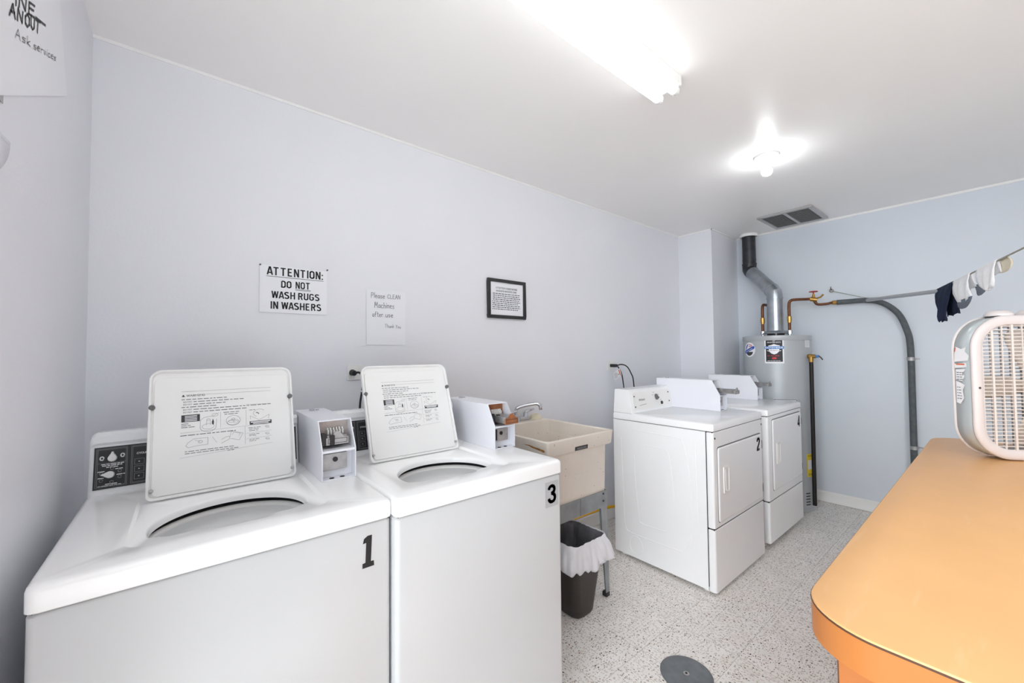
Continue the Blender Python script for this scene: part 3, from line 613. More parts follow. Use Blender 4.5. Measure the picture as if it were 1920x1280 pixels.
# ------------------------------------------------------------------ dryers
def make_dryer(x0, yf, number, label, door, seam, z0):
    W = .73; x1 = x0 + W; yb = yf + .685; zt = .972; zs = .922
    t = thing('clothes_dryer', ((x0 + x1) / 2, yf + .35, 0), label, 'clothes dryer', 'front-loading coin dryers')
    b = MB(); yp = yf + .045
    b.box(x0 + .002, x1 - .002, yp + .0006, yb, z0, zs - .001)
    # pressed ribs on the left side panel
    def rib(pts, closed=False):
        P = smooth_path([(x0 + .0032, yf - 1.06 + p[0], p[1]) for p in (pts + pts[:1] if closed else pts)], 6); b.tube(P, .003, 6)
    if number == '2':
        rib([(1.60, .868), (1.29, .86), (1.245, .84), (1.225, .77), (1.2, .58), (1.2, .3), (1.235, .2)]); rib([(1.688, .8), (1.678, .6), (1.67, .3), (1.655, .195), (1.60, .176), (1.45, .176), (1.26, .18)])
        rib([(1.523, .777), (1.37, .775), (1.337, .745), (1.315, .6), (1.31, .475)]); rib([(1.584, .70), (1.58, .56), (1.555, .3), (1.535, .265), (1.47, .262), (1.365, .266)])
        rib([(1.581 + .05 * math.cos(a), .105 + .058 * math.sin(a)) for a in [k * math.pi / 8 for k in range(16)]], True)
        rib([(1.17, .85), (1.165, .6), (1.16, .4)])
    b.build('cabinet', M['enamel'], t, angle=40)
    b = MB(); lp = []
    for z, i in ((zs + .0035, .003), (zs + .006, 0), (zt - .016, 0), (zt - .006, .004), (zt, .016)): lp.append(rrect(x0 - .001 + i, x1 + .001 - i, yf - .002 + i, yb + .005 - i * .3, .012, z))
    b.loft(lp); b.build('top_panel', M['enamel'], t)
    # upper front frame, lower panel
    for nm, za, zb in (('front_frame', seam + .0035, zs - .001), ('lower_panel', z0 - .005, seam - .0025)):
        b = MB(); b.loft([rrect(x0 + i, x1 - i, yf + i, yp - .0008, .012, z) for z, i in ((za, .004), (za + .004, 0), (zb - .004, 0), (zb, .004))]); b.build(nm, M['enamel'], t)
    b = MB(); b.box(x0 + .004, x1 - .004, yf + .006, yp + .0002, z0 + .02, zs + .002); b.build('seam_shade', M['darkhole'], t)  # added dark slab, puts shade into the gaps between the front panels
    # door
    d0, d1, dz0, dz1 = door; T = frame((d0, yf, dz0), (1, 0, 0), (0, 0, 1)); dw, dh = d1 - d0, dz1 - dz0
    b = MB(T); b.loft([[Vector((p.x, p.y, .0004)) for p in rrect(-.004, dw + .004, -.004, dh + .006, .018)], [Vector((p.x, p.y, .0012)) for p in rrect(-.004, dw + .004, -.004, dh + .006, .018)]]); b.build('door_gasket', M['rubber'], t)
    b = MB(T); b.loft([[Vector((p.x, p.y, z)) for p in rrect(i, dw - i, i, dh - i, .016)] for z, i in ((.0006, 0), (.007, 0), (.0095, .003), (.0098, .008))]); dr = b.build('door', M['enamel'], t)
    hu, hv, hw, hh = .05, (.153 if number == '2' else .175), .078, .155
    b = MB(T)
    fr = lambda i, z: [Vector((p.x, p.y, z)) for p in rrect(hu + i, hu + hw - i, hv + i, hv + hh - i, .008)]
    b.loft([fr(0, .0098), fr(.002, .015), fr(.010, .016), fr(.014, .0105)], caps=False); b.add(fr(.014, .0105), [tuple(range(24))]); hd = b.build('door_handle', M['plastic'], dr)
    b = MB(T); b.loft([[Vector((p.x, p.y, z)) for p in rrect(hu + .02, hu + .034, hv + .014, hv + hh - .014, .005)] for z in (.0105, .017)]); b.build('grip', M['plastic'], hd)
    for vv in (dh - .075, .06):
        b = MB(T); b.box(dw + .006, dw + .022, vv - .028, vv + .028, .001, .005); b.cyl((dw + .008, vv - .025, .006), (dw + .008, vv + .025, .006), .004, n=10)
        b.build('hinge', M['rubber'], t, bevel=.001)
    for sx in (x0 + .018, x1 - .018):
        if number == '2': b = MB(); b.cyl((sx, yf, zs - .035), (sx, yf - .003, zs - .035), .0055, n=12); b.build('screw', M['inkdark'], t)
    b = MB(T)
    if number == '2': block(b, '2', dw - .088, dh - .105, dw - .032, dh - .018, .0104, .2)
    else: block(b, '4', dw - .085, dh - .112, dw - .028, dh - .024, .0104, .2)
    b.build('numeral', M['black'], dr, smooth=False, label='black numeral ' + number)
    # console
    cx1 = x0 + (.53 if number == '2' else .57); ya = yf + .535; za, zc = zt - .001, zt + .158
    b = MB(); b.prism([(x0 + .004, ya, za), (x0 + .004, ya + .022, zc - .012), (x0 + .004, ya + .035, zc), (x0 + .004, yb - .012, zc), (x0 + .004, yb, za)], (cx1 - x0 - .005, 0, 0)); cs = b.build('console', M['enamel'], t, bevel=.003)
    vd = Vector((0, .022, .147)).normalized(); T = frame(Vector((x0 + .01, ya - .001, za)), (1, 0, 0), vd)
    b = MB(T); b.loft([[Vector((p.x, p.y, z)) for p in rrect(.03, .51, .018, .135, .004)] for z in (.0, .002)]); b.build('console_panel', M['plastic'], cs)
    b = MB(T); k2 = MB(T)
    b.text('Whirlpool', .09, .074, .165, .092, .0025, .008); b.line([(.095, .046), (.178, .052)], .0022, .0025)
    for a, e, v in ((.262, .284, .106), (.275, .29, .124), (.33, .352, .104), (.36, .375, .066)): b.words(a, e, v, .0022, .0025, .02, .1)
    b.build('logo_print', M['inkdark'], cs, smooth=False)
    b = MB(T); kp = [(.292, .1), (.298, .112), (.306, .112), (.316, .1), (.333, .085), (.328, .079), (.306, .07), (.297, .08)]
    b.loft([[Vector((p[0], p[1], .002)) for p in kp], [Vector((p[0], p[1], .016)) for p in kp]]); b.build('dial_knob', M['rubber'], cs, bevel=.002)
    b = MB(T); b.cyl((.372, .045, .002), (.372, .045, .01), .0125, .011, n=20); b.build('start_button', M['blackplastic'], cs, bevel=.002)
    for u, v in ((.04, .112), (.04, .04), (.478, .115), (.478, .05)): b = MB(T); b.cyl((u, v, .002), (u, v, .005), .005, n=12); b.build('screw', M['inkdark'], cs)
    coin_box(t, cx1, .108, yf + (.185 if number == '2' else .258), yb - .02, zt, .212 if number == '2' else .203, .13 if number == '2' else .115, 2)
    for fx in (x0 + .05, x1 - .05):
        for fy in (yf + .07, yb - .05):
            b = MB(); b.cyl((fx, fy, 0), (fx, fy, .012), .024, n=18); b.cyl((fx, fy, .012), (fx, fy, z0 + .005), .009, n=12); b.build('foot', M['plastic'], t)
make_dryer(2.34, 1.06, '2', 'white dryer numbered 2 on its door, standing next to the laundry sink', (2.386, 3.03, .405, .828), .372, .022)
make_dryer(3.175, 1.06, '4', 'white dryer numbered 4 on its door, in front of the water heater', (3.25, 3.868, .395, .892), .327, .045)

# ------------------------------------------------------------------ laundry sink
t = thing('laundry_sink', (1.66, 1.76, 0), 'cream laundry tub on a weathered grey steel stand between washer and dryer', 'sink')
sx0, sx1, sy0, sy1, zr = 1.39, 1.925, 1.43, 2.1, .942
b = MB(); R_ = lambda i, z, r=.012, back=0: rrect(sx0 + i, sx1 - i, sy0 + i, sy1 - i * .3, r, z)
I_ = lambda i, z, r=.03: rrect(sx0 + .02 + i, sx1 - .02 - i, sy0 + .02 + i, 1.965 - i, r, z)
b.loft([R_(.042, .52), R_(.04, .6), R_(.034, .855), R_(.03, .862), R_(.013, .866), R_(.011, .869), R_(.003, .938), R_(.005, zr)], caps=True)
b.f.pop()  # open the top
fill_between(b, R_(.005, zr), I_(0, zr)); b.loft([I_(0, zr), I_(.004, zr - .006), I_(.025, .6, .05), I_(.05, .56, .06)], caps=False); b.add(I_(.05, .56, .06), [tuple(range(24))])
b.build('tub', M['sinktub'], t, angle=30)
T = frame((1.6, sy0 + .0108, .8695), (1, 0, 0), (0, -.008, .069))
b = MB(T); b.box(0, .1, 0, .021, 0, .0015); lb = b.build('maker_label', M['blackplastic'], t, label='small black name plate')
b = MB(T); b.text('MUSTEE', .018, .0065, .09, .015, .002, .02); b.line([(.018, .004), (.092, .004)], .001, .002); b.line([(.013, .003), (.013, .018)], .0014, .002); b.build('lettering', M['greyline'], lb, smooth=False)
# rust streak on the left face of the apron
T = frame((sx0 + .0066, 1.62, .885), (0, -1, 0), (-.008, 0, .069)); b = MB(T)
b.poly([(0, .022), (.05, .02), (.07, .014), (.095, .012), (.13, .008), (.15, .004), (.165, .006), (.16, .016), (.14, .018), (.12, .02), (.09, .021), (.05, .026)]); b.build('rust_stain', M['rust'], t, smooth=False)
b = MB()
zA, zB = .508, .6; g = .036
b.box(sx0 + g, sx1 - g, sy0 + g - .004, sy0 + g, zA, zB); b.box(sx0 + g, sx1 - g, sy1 - .03, sy1 - .026, zA, zB)
b.box(sx0 + g, sx0 + g + .004, sy0 + g, sy1 - .03, zA, zB); b.box(sx1 - g - .004, sx1 - g, sy0 + g, sy1 - .03, zA, zB)
b.build('stand_frame', M['standsteel'], t)
for u, v in ((sx1 - .07, .585), (sx1 - .07, .545), (sx0 + .07, .585)): b = MB(); b.cyl((u, sy0 + g - .004, v), (u, sy0 + g - .008, v), .006, n=10); b.build('bolt', M['inkdark'], t)
b = MB(); b.box(1.66, 1.662, sy0 + g - .0046, sy0 + g - .004, zA, zB); b.build('frame_joint', M['inkdark'], t)
for lx, sg in ((sx1 - g, -1), (sx0 + g, 1)):
    for ly, sy_ in ((sy0 + g - .002, 1), (sy1 - .034, -1)):
        b = MB(); e = -sg * .012
        b.loft([[Vector(p) for p in ((lx + o, ly - .001 * sy_, z), (lx + o + sg * wd, ly - .001 * sy_, z), (lx + o + sg * wd, ly + .003 * sy_, z), (lx + o + sg * .004, ly + .003 * sy_, z), (lx + o + sg * .004, ly + wd * sy_, z), (lx + o, ly + wd * sy_, z))] for z, wd, o in ((zA + .02, .055, 0), (.3, .045, e * .4), (.02, .03, e))])
        lg = b.build('leg', M['standsteel'], t)
        b = MB(); b.box(min(lx + e, lx + e + sg * .03) - .001, max(lx + e, lx + e + sg * .03) + .001, ly - .003 if sy_ > 0 else ly - .028, ly + .028 if sy_ > 0 else ly + .003, 0, .025); b.build('leg_cap', M['blackplastic'], lg, bevel=.003)
b = MB(); fy = 2.035; b.cyl((1.69, fy, zr), (1.69, fy, zr + .028), .034, .03, n=20); b.box(1.60, 1.80, fy - .022, fy + .022, zr, zr + .024)
fc = b.build('faucet', M['chrome'], t, bevel=.004)
b = MB(); b.tube(smooth_path([(1.69, fy, zr + .02), (1.692, fy, zr + .065), (1.705, fy - .012, zr + .088), (1.76, fy - .05, zr + .105), (1.80, fy - .085, zr + .112), (1.815, fy - .1, zr + .1), (1.82, fy - .104, zr + .072)]), .0115, 12); b.build('spout', M['chrome'], fc)
for hx in (1.625, 1.775):
    b = MB(); b.cyl((hx, fy, zr + .02), (hx, fy, zr + .05), .016, .013, n=16); b.tube([(hx, fy, zr + .052), (hx + .02, fy - .01, zr + .06), (hx + .06, fy - .02, zr + .068)], [.011, .009, .007], 10); b.build('tap_handle', M['chrome'], fc)
b = MB(); b.lathe((1.86, 2.03, zr), [(.016, .014), (.016, .026), (.024, .03), (.034, .024), (.04, .012), (.044, .006), (.044, 0), (.02, 0)], 28, caps=False); b.add([], [])
b.build('drain_strainer', M['ring'], None, origin=(1.86, 2.03, zr), solid=.002, label='cream plastic ring lying on the back ledge of the laundry tub', cat='sink strainer')

# ------------------------------------------------------------------ bin, bag, hose
t = thing('trash_can', (1.675, 1.535, 0), 'dark brown plastic wastebasket under the front of the laundry sink', 'bin')
BX = lambda z, i=0: rrect(1.585 - .045 * z / .38 + i, 1.735 + .075 * z / .38 - i, 1.428 - .022 * z / .38 + i, 1.64 + .022 * z / .38 - i, .045, z)
b = MB(); b.loft([BX(0, .012), BX(.004, .004), BX(.015), BX(.372), BX(.38, -.004), BX(.382, .002), BX(.37, .006), BX(.02, .006)], caps=True); b.build('bin_body', M['binbrown'], t, angle=60)
t = thing('trash_bag', (1.675, 1.535, .39), 'white plastic liner folded over the rim of the dark wastebasket', 'trash bag')
random.seed(11); loops = []
base = BX(.386, -.002); c0 = Vector((1.69, 1.535, 0)); nb = 160
def resample(lp, n):
    L = lp + [lp[0]]; d = [0]
    for i in range(len(lp)): d.append(d[-1] + (L[i + 1] - L[i]).length)
    out = []
    for k in range(n):
        s_ = d[-1] * k / n; i = max(j for j in range(len(lp)) if d[j] <= s_ + 1e-9); q = (s_ - d[i]) / max(1e-9, d[i + 1] - d[i]); out.append(L[i].lerp(L[i + 1], q))
    return out
ring = resample(base, nb); ph = [random.uniform(0, 6.28) for _ in range(6)]
def wob(k, lv): a = 2 * math.pi * k / nb; return .5 * math.sin(3 * a + ph[0] + lv) + .35 * math.sin(7 * a + ph[1] - lv * 1.7) + .3 * math.sin(12 * a + ph[2] + 2 * lv) + .34 * math.sin(21 * a + ph[3] + 1.5 * lv) + .2 * math.sin(33 * a + ph[4] - lv)
for lv, (z, off, amp) in enumerate(((.391, -.004, .0), (.396, .001, .001), (.393, .006, .002), (.375, .012, .004), (.345, .018, .007), (.31, .024, .01), (.275, .03, .012), (.262, .022, .011), (.258, .008, .006))):
    lp = []
    for k in range(nb):
        p = ring[k]; dv = Vector((p.x - c0.x, p.y - c0.y, 0)).normalized(); far = max(0, dv.x * .7 - dv.y * .3)
        q = p + dv * (off + amp * wob(k, lv * .5) + (.02 * far if 4 <= lv <= 6 else 0)); lp.append(Vector((q.x, q.y, z + (.016 * wob(k, 9) if lv > 5 else .003 * wob(k, 3)))))
    loops.append(lp)
b = MB(); b.loft(loops, caps=False); b.build('cuff', M['bagwhite'], t, angle=70)
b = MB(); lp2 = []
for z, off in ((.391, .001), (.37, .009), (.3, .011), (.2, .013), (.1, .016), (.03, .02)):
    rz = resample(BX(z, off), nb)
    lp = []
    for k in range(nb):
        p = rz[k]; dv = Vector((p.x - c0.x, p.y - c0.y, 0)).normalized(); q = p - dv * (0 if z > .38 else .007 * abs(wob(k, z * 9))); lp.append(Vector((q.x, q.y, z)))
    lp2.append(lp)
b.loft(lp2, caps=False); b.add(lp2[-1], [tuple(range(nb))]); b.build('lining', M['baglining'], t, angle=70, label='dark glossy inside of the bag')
b = MB(); b.tube(smooth_path([(1.5, 1.95, .1), (1.7, 1.96, .16), (1.95, 1.965, .205), (2.25, 1.97, .205), (2.55, 1.97, .19), (2.75, 1.98, .15)]), .011, 10)
b.build('gas_hose', M['yellow'], None, origin=(1.95, 1.965, .2), label='yellow flexible gas hose running behind the laundry sink', cat='hose')

# ------------------------------------------------------------------ outlets and cords
def outlet(x0, z0, w_, h_, label):
    t = thing('wall_outlet', (x0 + w_ / 2, YB, z0), label, 'wall outlet'); b = MB(); b.box(x0, x0 + w_, YB - .007, YB, z0, z0 + h_); b.build('cover_plate', M['plastic'], t, bevel=.003)
    b = MB()
    for zz in (z0 + h_ * .3, z0 + h_ * .7): b.cyl((x0 + w_ / 2, YB - .0072, zz), (x0 + w_ / 2, YB - .0085, zz), .017, n=20)
    b.build('receptacle', M['trim'], t)
outlet(.644, 1.256, .078, .078, 'white wall outlet behind the open lid of washer 3')
outlet(2.765, 1.235, .075, .085, 'white wall outlet above dryer 2, behind the cord tag')
t = thing('power_cord', (.70, YB, 1.26), 'black plug and cord hanging from the outlet behind washer 3', 'power cord')
b = MB(); b.cyl((.668, 2.104, 1.296), (.672, 2.075, 1.293), .017, .013, n=16); b.build('plug', M['blackplastic'], t, bevel=.003)
b = MB(); b.tube(smooth_path([(.672, 2.078, 1.293), (.69, 2.062, 1.296), (.706, 2.06, 1.27), (.706, 2.065, 1.21), (.696, 2.07, 1.12), (.694, 2.06, .95), (.70, 2.0, .7)]), .0055, 8); b.build('cable', M['blackplastic'], t)
b = MB(); b.cyl((.705, 2.065, 1.205), (.7045, 2.065, 1.198), .0065, n=10); b.build('cable_tie', M['whitelabel'], t)
t = thing('power_cord', (2.8, YB, 1.27), 'black cord with a printed tag, plugged in above dryer 2', 'power cord')
b = MB(); b.box(2.785, 2.815, 2.045, 2.104, 1.262, 1.288); b.build('plug', M['blackplastic'], t, bevel=.005)
b = MB(); b.tube(smooth_path([(2.81, 2.05, 1.276), (2.85, 2.03, 1.284), (2.895, 2.01, 1.265), (2.92, 1.99, 1.21), (2.94, 1.98, 1.14), (2.95, 1.97, .9)]), .0052, 8); b.tube(smooth_path([(2.82, 2.05, 1.27), (2.85, 2.04, 1.22), (2.862, 2.03, 1.15), (2.865, 2.0, .9)]), .0048, 8); b.build('cable', M['blackplastic'], t)
T = frame((2.76, 2.035, 1.155), (.9, 0, .42), (-.42, 0, .9)); b = MB(T); b.box(0, .1, 0, .062, 0, .0008); tg = b.build('tag', M['whitelabel'], t)
b = MB(T); b.quad(.078, .004, .089, .058, .0014); b.build('tag_stripe', M['orangeprint'], tg, smooth=False)
b = MB(T)
for i in range(5): b.words(.008, .05, .012 + .009 * i, .003, .0014, .012, .2)
b.poly([(.052, .02), (.07, .02), (.061, .034)], .0014); b.build('tag_print', M['ink'], tg, smooth=False)

# ------------------------------------------------------------------ notices on the long wall
def wall_frame(x, z, off): return frame((x, YB - off, z), (1, 0, 0), (0, 0, 1))
t = thing('printed_sign', (.404, YB, 1.583), 'printed sheet reading ATTENTION DO NOT WASH RUGS IN WASHERS pinned to the wall', 'sign')
b = MB(wall_frame(.263, 1.583, .003)); b.box(0, .284, 0, .216, 0, .0008); b.build('sheet', M['paper'], t)
b = MB(wall_frame(0, 0, .0045)); bo = .022
block(b, 'ATTENTION:', .29, 1.755, .529, 1.793); block(b, 'DO', .348, 1.700, .391, 1.733); block(b, 'NOT', .408, 1.701, .472, 1.734)
block(b, 'WASH RUGS', .31, 1.649, .513, 1.682); block(b, 'IN WASHERS', .306, 1.600, .521, 1.634)
b.quad(.289, 1.7475, .531, 1.7495); b.quad(.407, 1.6965, .4735, 1.698); b.quad(.407, 1.6925, .4735, 1.694); b.build('lettering', M['black'], t, smooth=False)
for px, pz in ((.265, 1.797), (.549, 1.806)):
    b = MB(); b.cyl((px, YB, pz), (px, YB - .006, pz), .004, n=10); b.build('pin', M['rubber'], t)
t = thing('handwritten_note', (.85, YB, 1.44), 'handwritten paper note reading Please Clean Machines after use', 'note')
b = MB(wall_frame(.742, 1.438, .003)); b.box(0, .216, 0, .292, 0, .0008); b.build('sheet', M['paperlow'], t)
b = MB(wall_frame(0, 0, .0045)); wd = .0024
for s_, u0, v0, u1, ht in (('Please', .767, 1.688, .84, .028), ('CLEAN', .856, 1.69, .928, .022), ('Machines', .785, 1.636, .893, .03), ('after', .773, 1.588, .83, .026), ('use', .845, 1.588, .886, .026), ('Thank', .842, 1.531, .892, .018), ('You', .903, 1.529, .93, .018)): hand(b, s_, u0, v0, u1, ht, wd if ht > .02 else .0018)
b.build('handwriting', M['ink'], t, smooth=False)
t = thing('framed_notice', (1.683, YB, 1.62), 'black-framed printed notice about washing machine care on the wall above the sink', 'framed notice')
fx0, fx1, fz0, fz1 = 1.521, 1.846, 1.618, 1.879; wd = .022; b = MB()
for q in ((fx0, fx1, fz0, fz0 + wd), (fx0, fx1, fz1 - wd, fz1), (fx0, fx0 + wd, fz0 + wd, fz1 - wd), (fx1 - wd, fx1, fz0 + wd, fz1 - wd)): b.box(q[0], q[1], YB - .018, YB - .001, q[2], q[3])
b.build('frame', M['frame'], t, bevel=.002)
b = MB(); b.box(fx0 + .01, fx1 - .01, YB - .009, YB - .003, fz0 + .01, fz1 - .01); b.build('sheet', M['paper'], t)
b = MB(wall_frame(0, 0, .0105)); b.text('ATTENTION HOMEOWNERS', 1.588, 1.813, 1.772, 1.826, 0, .006); b.text('WASHING MACHINE CARE', 1.59, 1.794, 1.766, 1.806, 0, .006)
rr = random.Random(5)
for i in range(9): b.words(1.563 - (.004 if i > 3 else 0), 1.797 - (.02 if i in (5, 8) else 0), 1.779 - .0128 * i, .0048, 0, .016, .3, rr)
b.build('lettering', M['inkdark'], t, smooth=False)
# papers on the left wall
t = thing('taped_note', (XL, 1.45, 2.1), 'white paper with black marker handwriting high on the left wall', 'note')
ud, vd = Vector((0, math.cos(.47), math.sin(.47))), Vector((0, -math.sin(.47), math.cos(.47)))
T = frame(Vector((XL + .003, 1.14, 1.86)), ud, vd)
b = MB(T); b.box(-.05, .62, .0, .29, 0, .0008); b.build('sheet', M['paper'], t)
T = frame(Vector((XL + .0048, 0, 0)), (0, 1, 0), (0, 0, 1)); b = MB(T)
def slant(body, u0, v0, u1, v1, ht, wd):
    q = MB(); L_ = u1 - u0; hand(q, body, 0, 0, L_, ht, wd); sl = (v1 - v0) / L_
    b.add([(u0 + p.x, v0 + p.x * sl + p.y, 0) for p in q.v], q.f)   # the writing climbs to the right
slant('INE', 1.232, 2.093, 1.36, 2.15, .027, .0055); slant('AN', 1.2, 2.05, 1.28, 2.085, .026, .0055); slant('OUT', 1.296, 2.092, 1.405, 2.141, .028, .0055)
b.line([(1.37, 2.158), (1.45, 2.192)], .0055)
b.build('marker_writing', M['black'], t, smooth=False)
b = MB(T); slant('Ask', 1.236, 2.028, 1.335, 2.07, .02, .0024); slant('services', 1.36, 2.08, 1.555, 2.165, .019, .0024); b.build('pen_writing', M['ink'], t, smooth=False)
b = MB(); b.box(XL + .0012, XL + .0024, .9, 1.19, 1.868, 2.3); b.build('notice_board', M['greypaper'], None, origin=(XL, 1.05, 1.87), label='plain grey sheet on the left wall, partly covered by the marker note', cat='notice', bevel=.001)
b = MB(); P = [(XL + .0015, .96, 1.80), (XL + .002, 1.06, 1.806), (XL + .003, 1.15, 1.806), (XL + .005, 1.222, 1.80)]
lp = []
for k in range(9): q = k / 8; lp.append([Vector((p[0], p[1] - .10 * q * q * (i / 3), 1.808 - q * .1)) for i, p in enumerate(P)])
b.loft(lp, caps=False, closed=False); b.build('curled_paper', M['paperlow'], None, origin=(XL, 1.06, 1.6), solid=.0008, label='sheet of paper with a curling corner on the left wall', cat='note')

# ------------------------------------------------------------------ water heater
HX, HY, HR = 4.28, 1.34, .265
t = thing('water_heater', (HX, HY, 0), 'tall grey cylindrical water heater in the far corner behind dryer 4', 'water heater')
b = MB(); b.lathe((HX, HY, 0), [(HR - .01, .028), (HR, .03), (HR, 1.49)], 96); b.build('tank', M['heater'], t, angle=40)
b = MB(); b.lathe((HX, HY, 0), [(HR + .004, 1.478), (HR + .005, 1.48), (HR + .005, 1.518), (HR, 1.522), (.001, 1.524)], 96, caps=False); b.build('top_cap', M['heater'], t)
b = MB(); b.lathe((HX, HY, 0), [(HR - .004, .0), (HR + .003, .002), (HR + .003, .03), (HR - .004, .032)], 96, caps=False); b.build('base_ring', M['heater'], t)
def CP(ang, z, off): a = math.radians(ang); return Vector((HX + (HR + off) * math.cos(a), HY + (HR + off) * math.sin(a), z))
class CMB(MB):
    """print on the tank: u metres around (left to right as seen), v metres up; wide faces are cut into strips so that they follow the curve"""
    def __init__(s, c, off): super().__init__(); s.c = c; s.off = off
    def patch(s, u0, v0, u1, v1, n=8): return s.quad(u0, v0, u1, v1)
    def build(s, *a, **k):
        bm = bmesh.new(); vs = [bm.verts.new(p) for p in s.v]
        for f in s.f: bm.faces.new([vs[i] for i in f])
        us = [p.x for p in s.v]; q = math.floor(min(us) / .012)
        while q * .012 < max(us):
            bmesh.ops.bisect_plane(bm, geom=bm.verts[:] + bm.edges[:] + bm.faces[:], plane_co=(q * .012, 0, 0), plane_no=(1, 0, 0)); q += 1
        bm.verts.index_update(); s.f = [tuple(v.index for v in f.verts) for f in bm.faces]
        s.v = [CP(s.c + math.degrees(v.co.x / HR), v.co.y, s.off + v.co.z) for v in bm.verts]; bm.free()
        return super().build(*a, **k)
c_ = -166.0
b = CMB(c_, .0012); b.patch(-.072, 1.276, .072, 1.5); lb = b.build('name_label', M['whitelabel'], t, label='black and white name label', smooth=True)
b = CMB(c_, .0018); b.patch(-.062, 1.29, .062, 1.488); b.build('label_ground', M['black'], lb)
b = CMB(c_, .0026); b.text('BRADFORD WHITE', -.05, 1.455, .05, 1.466, 0, .006); b.text('BW', -.008, 1.47, .008, 1.479, 0, .006)
b.poly([(-.042, 1.432), (-.02, 1.437), (0, 1.446), (.02, 1.437), (.042, 1.432), (.042, 1.425), (-.042, 1.425)])
b.poly([(-.04, 1.402), (.04, 1.402), (.036, 1.38), (.02, 1.362), (0, 1.354), (-.02, 1.362), (-.036, 1.38)]); b.line([(-.05, 1.388), (-.04, 1.384)], .005); b.line([(.05, 1.388), (.04, 1.384)], .005)
b.words(-.052, .052, 1.297, .003, 0, .02, .2); b.build('label_white_print', M['whitelabel'], lb, smooth=False)
b = CMB(c_, .003); b.patch(-.072, 1.402, .072, 1.426); b.build('label_band', M['lightblue'], lb)
b = CMB(c_, .0036); b.text('DEFENDER', -.066, 1.407, .066, 1.421, 0, .006); b.build('band_lettering', M['whitelabel'], lb, smooth=False)
b = CMB(c_, .0034); b.words(-.03, .03, 1.388, .004, 0, .012, .3); b.build('shield_print', M['ink'], lb, smooth=False)
b = CMB(c_, .0028); b.words(-.05, .05, 1.34, .005, 0, .025, .3); b.poly([(-.017 + 0, 1.312), (.012, 1.312), (.018, 1.319), (.012, 1.33), (-.012, 1.33), (-.018, 1.32)]); b.build('label_red_print', M['red'], lb, smooth=False)
# round-cornered eco sticker
E = lambda cx, cz, rx, rz, a0, a1, n=24: [(cx + rx * math.cos(math.radians(a0 + (a1 - a0) * i / n)), cz + rz * math.sin(math.radians(a0 + (a1 - a0) * i / n))) for i in range(n + 1)]
c_ = 146.0
b = CMB(c_, .0012); b.poly(E(0, 1.398, .068, .068, 0, 360)[:-1]); es = b.build('badge_sticker', M['whitelabel'], t, label='round blue and red badge sticker', smooth=False)
b = CMB(c_, .002); b.poly(E(0, 1.398, .05, .055, 100, 190)); b.build('badge_blue', M['blue'], es, smooth=False)
b = CMB(c_, .002); b.poly(E(0, 1.385, .045, .042, 190, 350)); b.build('badge_black', M['inkdark'], es, smooth=False)
b = CMB(c_, .0024); b.line([(.002, 1.446), (.034, 1.436)], .006); b.line([(-.004, 1.43), (.034, 1.425)], .006); b.build('badge_stripes', M['red'], es, smooth=False)
b = CMB(c_, .003); b.poly([(-.062, 1.368), (-.055, 1.36), (.058, 1.407), (.062, 1.425), (.052, 1.432), (-.058, 1.388)]); b.build('badge_band', M['blue'], es, smooth=False)
b = CMB(c_, .0036)
for k in range(5): b.line([(-.04 + .017 * k, 1.374 + .0071 * k), (-.03 + .017 * k, 1.384 + .0071 * k)], .004)
b.build('badge_lettering', M['whitelabel'], es, smooth=False)
b = CMB(-101.5, .0012); b.patch(-.04, 1.415, .025, 1.498); sp = b.build('spec_label', M['whitelabel'], t)
b = CMB(-101.5, .002)
for i in range(6): b.words(-.034, .02, 1.425 + .0095 * i, .003, 0, .009, .3)
b.words(-.03, .01, 1.484, .008, 0, .02, .3); b.build('spec_print', M['ink'], sp, smooth=False)
b = CMB(-99, .0012); b.patch(-.07, .296, .09, .492); yl = b.build('energy_label', M['yellowlabel'], t, label='yellow energy label')
b = CMB(-99, .002); b.text('ENERGYGUIDE', -.06, .468, .08, .483, 0, .006); b.words(-.06, .07, .31, .006, 0, .02, .3); b.words(-.06, .07, .322, .003, 0, .02, .3); b.build('lettering', M['black'], yl, smooth=False)
b = CMB(-99, .002); b.patch(-.06, .36, .08, .44); b.build('white_field', M['whitelabel'], yl)
b = CMB(-150, .0012); b.patch(-.09, .5, .09, .968); bl = b.build('instruction_label', M['whitelabel'], t, label='large white label with a black border')
b = CMB(-150, .002); b.line([(-.085, .505), (.085, .505), (.085, .962), (-.085, .962)], .005, 0, True)
for i in range(30): b.words(-.07, .07, .53 + .013 * i, .004, 0, .02, .3)
b.build('lettering', M['inkdark'], bl, smooth=False)
for i in range(5):
    for ua, ub, dz in ((-.022, .024, 0), (.075, .12, .008)): b = CMB(-114, .002); b.patch(ua, .058 + .024 * i + dz, ub, .066 + .024 * i + dz); b.build('air_slot', M['darkhole'], t, smooth=False)
b = MB(); b.cyl((4.24, 1.09, 1.335), (4.21, 1.048, 1.335), .02, n=16); b.cyl((4.205, 1.07, 1.335), (4.205, 1.02, 1.335), .017, n=14); b.cyl((4.205, 1.054, 1.335), (4.205, 1.054, 1.285), .018, n=14); rv = b.build('relief_valve', M['brass'], t, bevel=.003)
b = MB(); b.cyl((4.205, 1.02, 1.335), (4.205, 1.0, 1.335), .012, n=12); b.build('valve_cap', M['lightblue'], rv); b = MB(); b.tube([(4.205, 1.002, 1.34), (4.205, .985, 1.325), (4.205, .972, 1.305)], .005, 8); b.build('valve_lever', M['blackplastic'], rv)
b = MB(); b.lathe((4.235, 1.083, 1.335), [(.001, -.001), (.03, -.001), (.03, .001), (.001, .001)], 20)
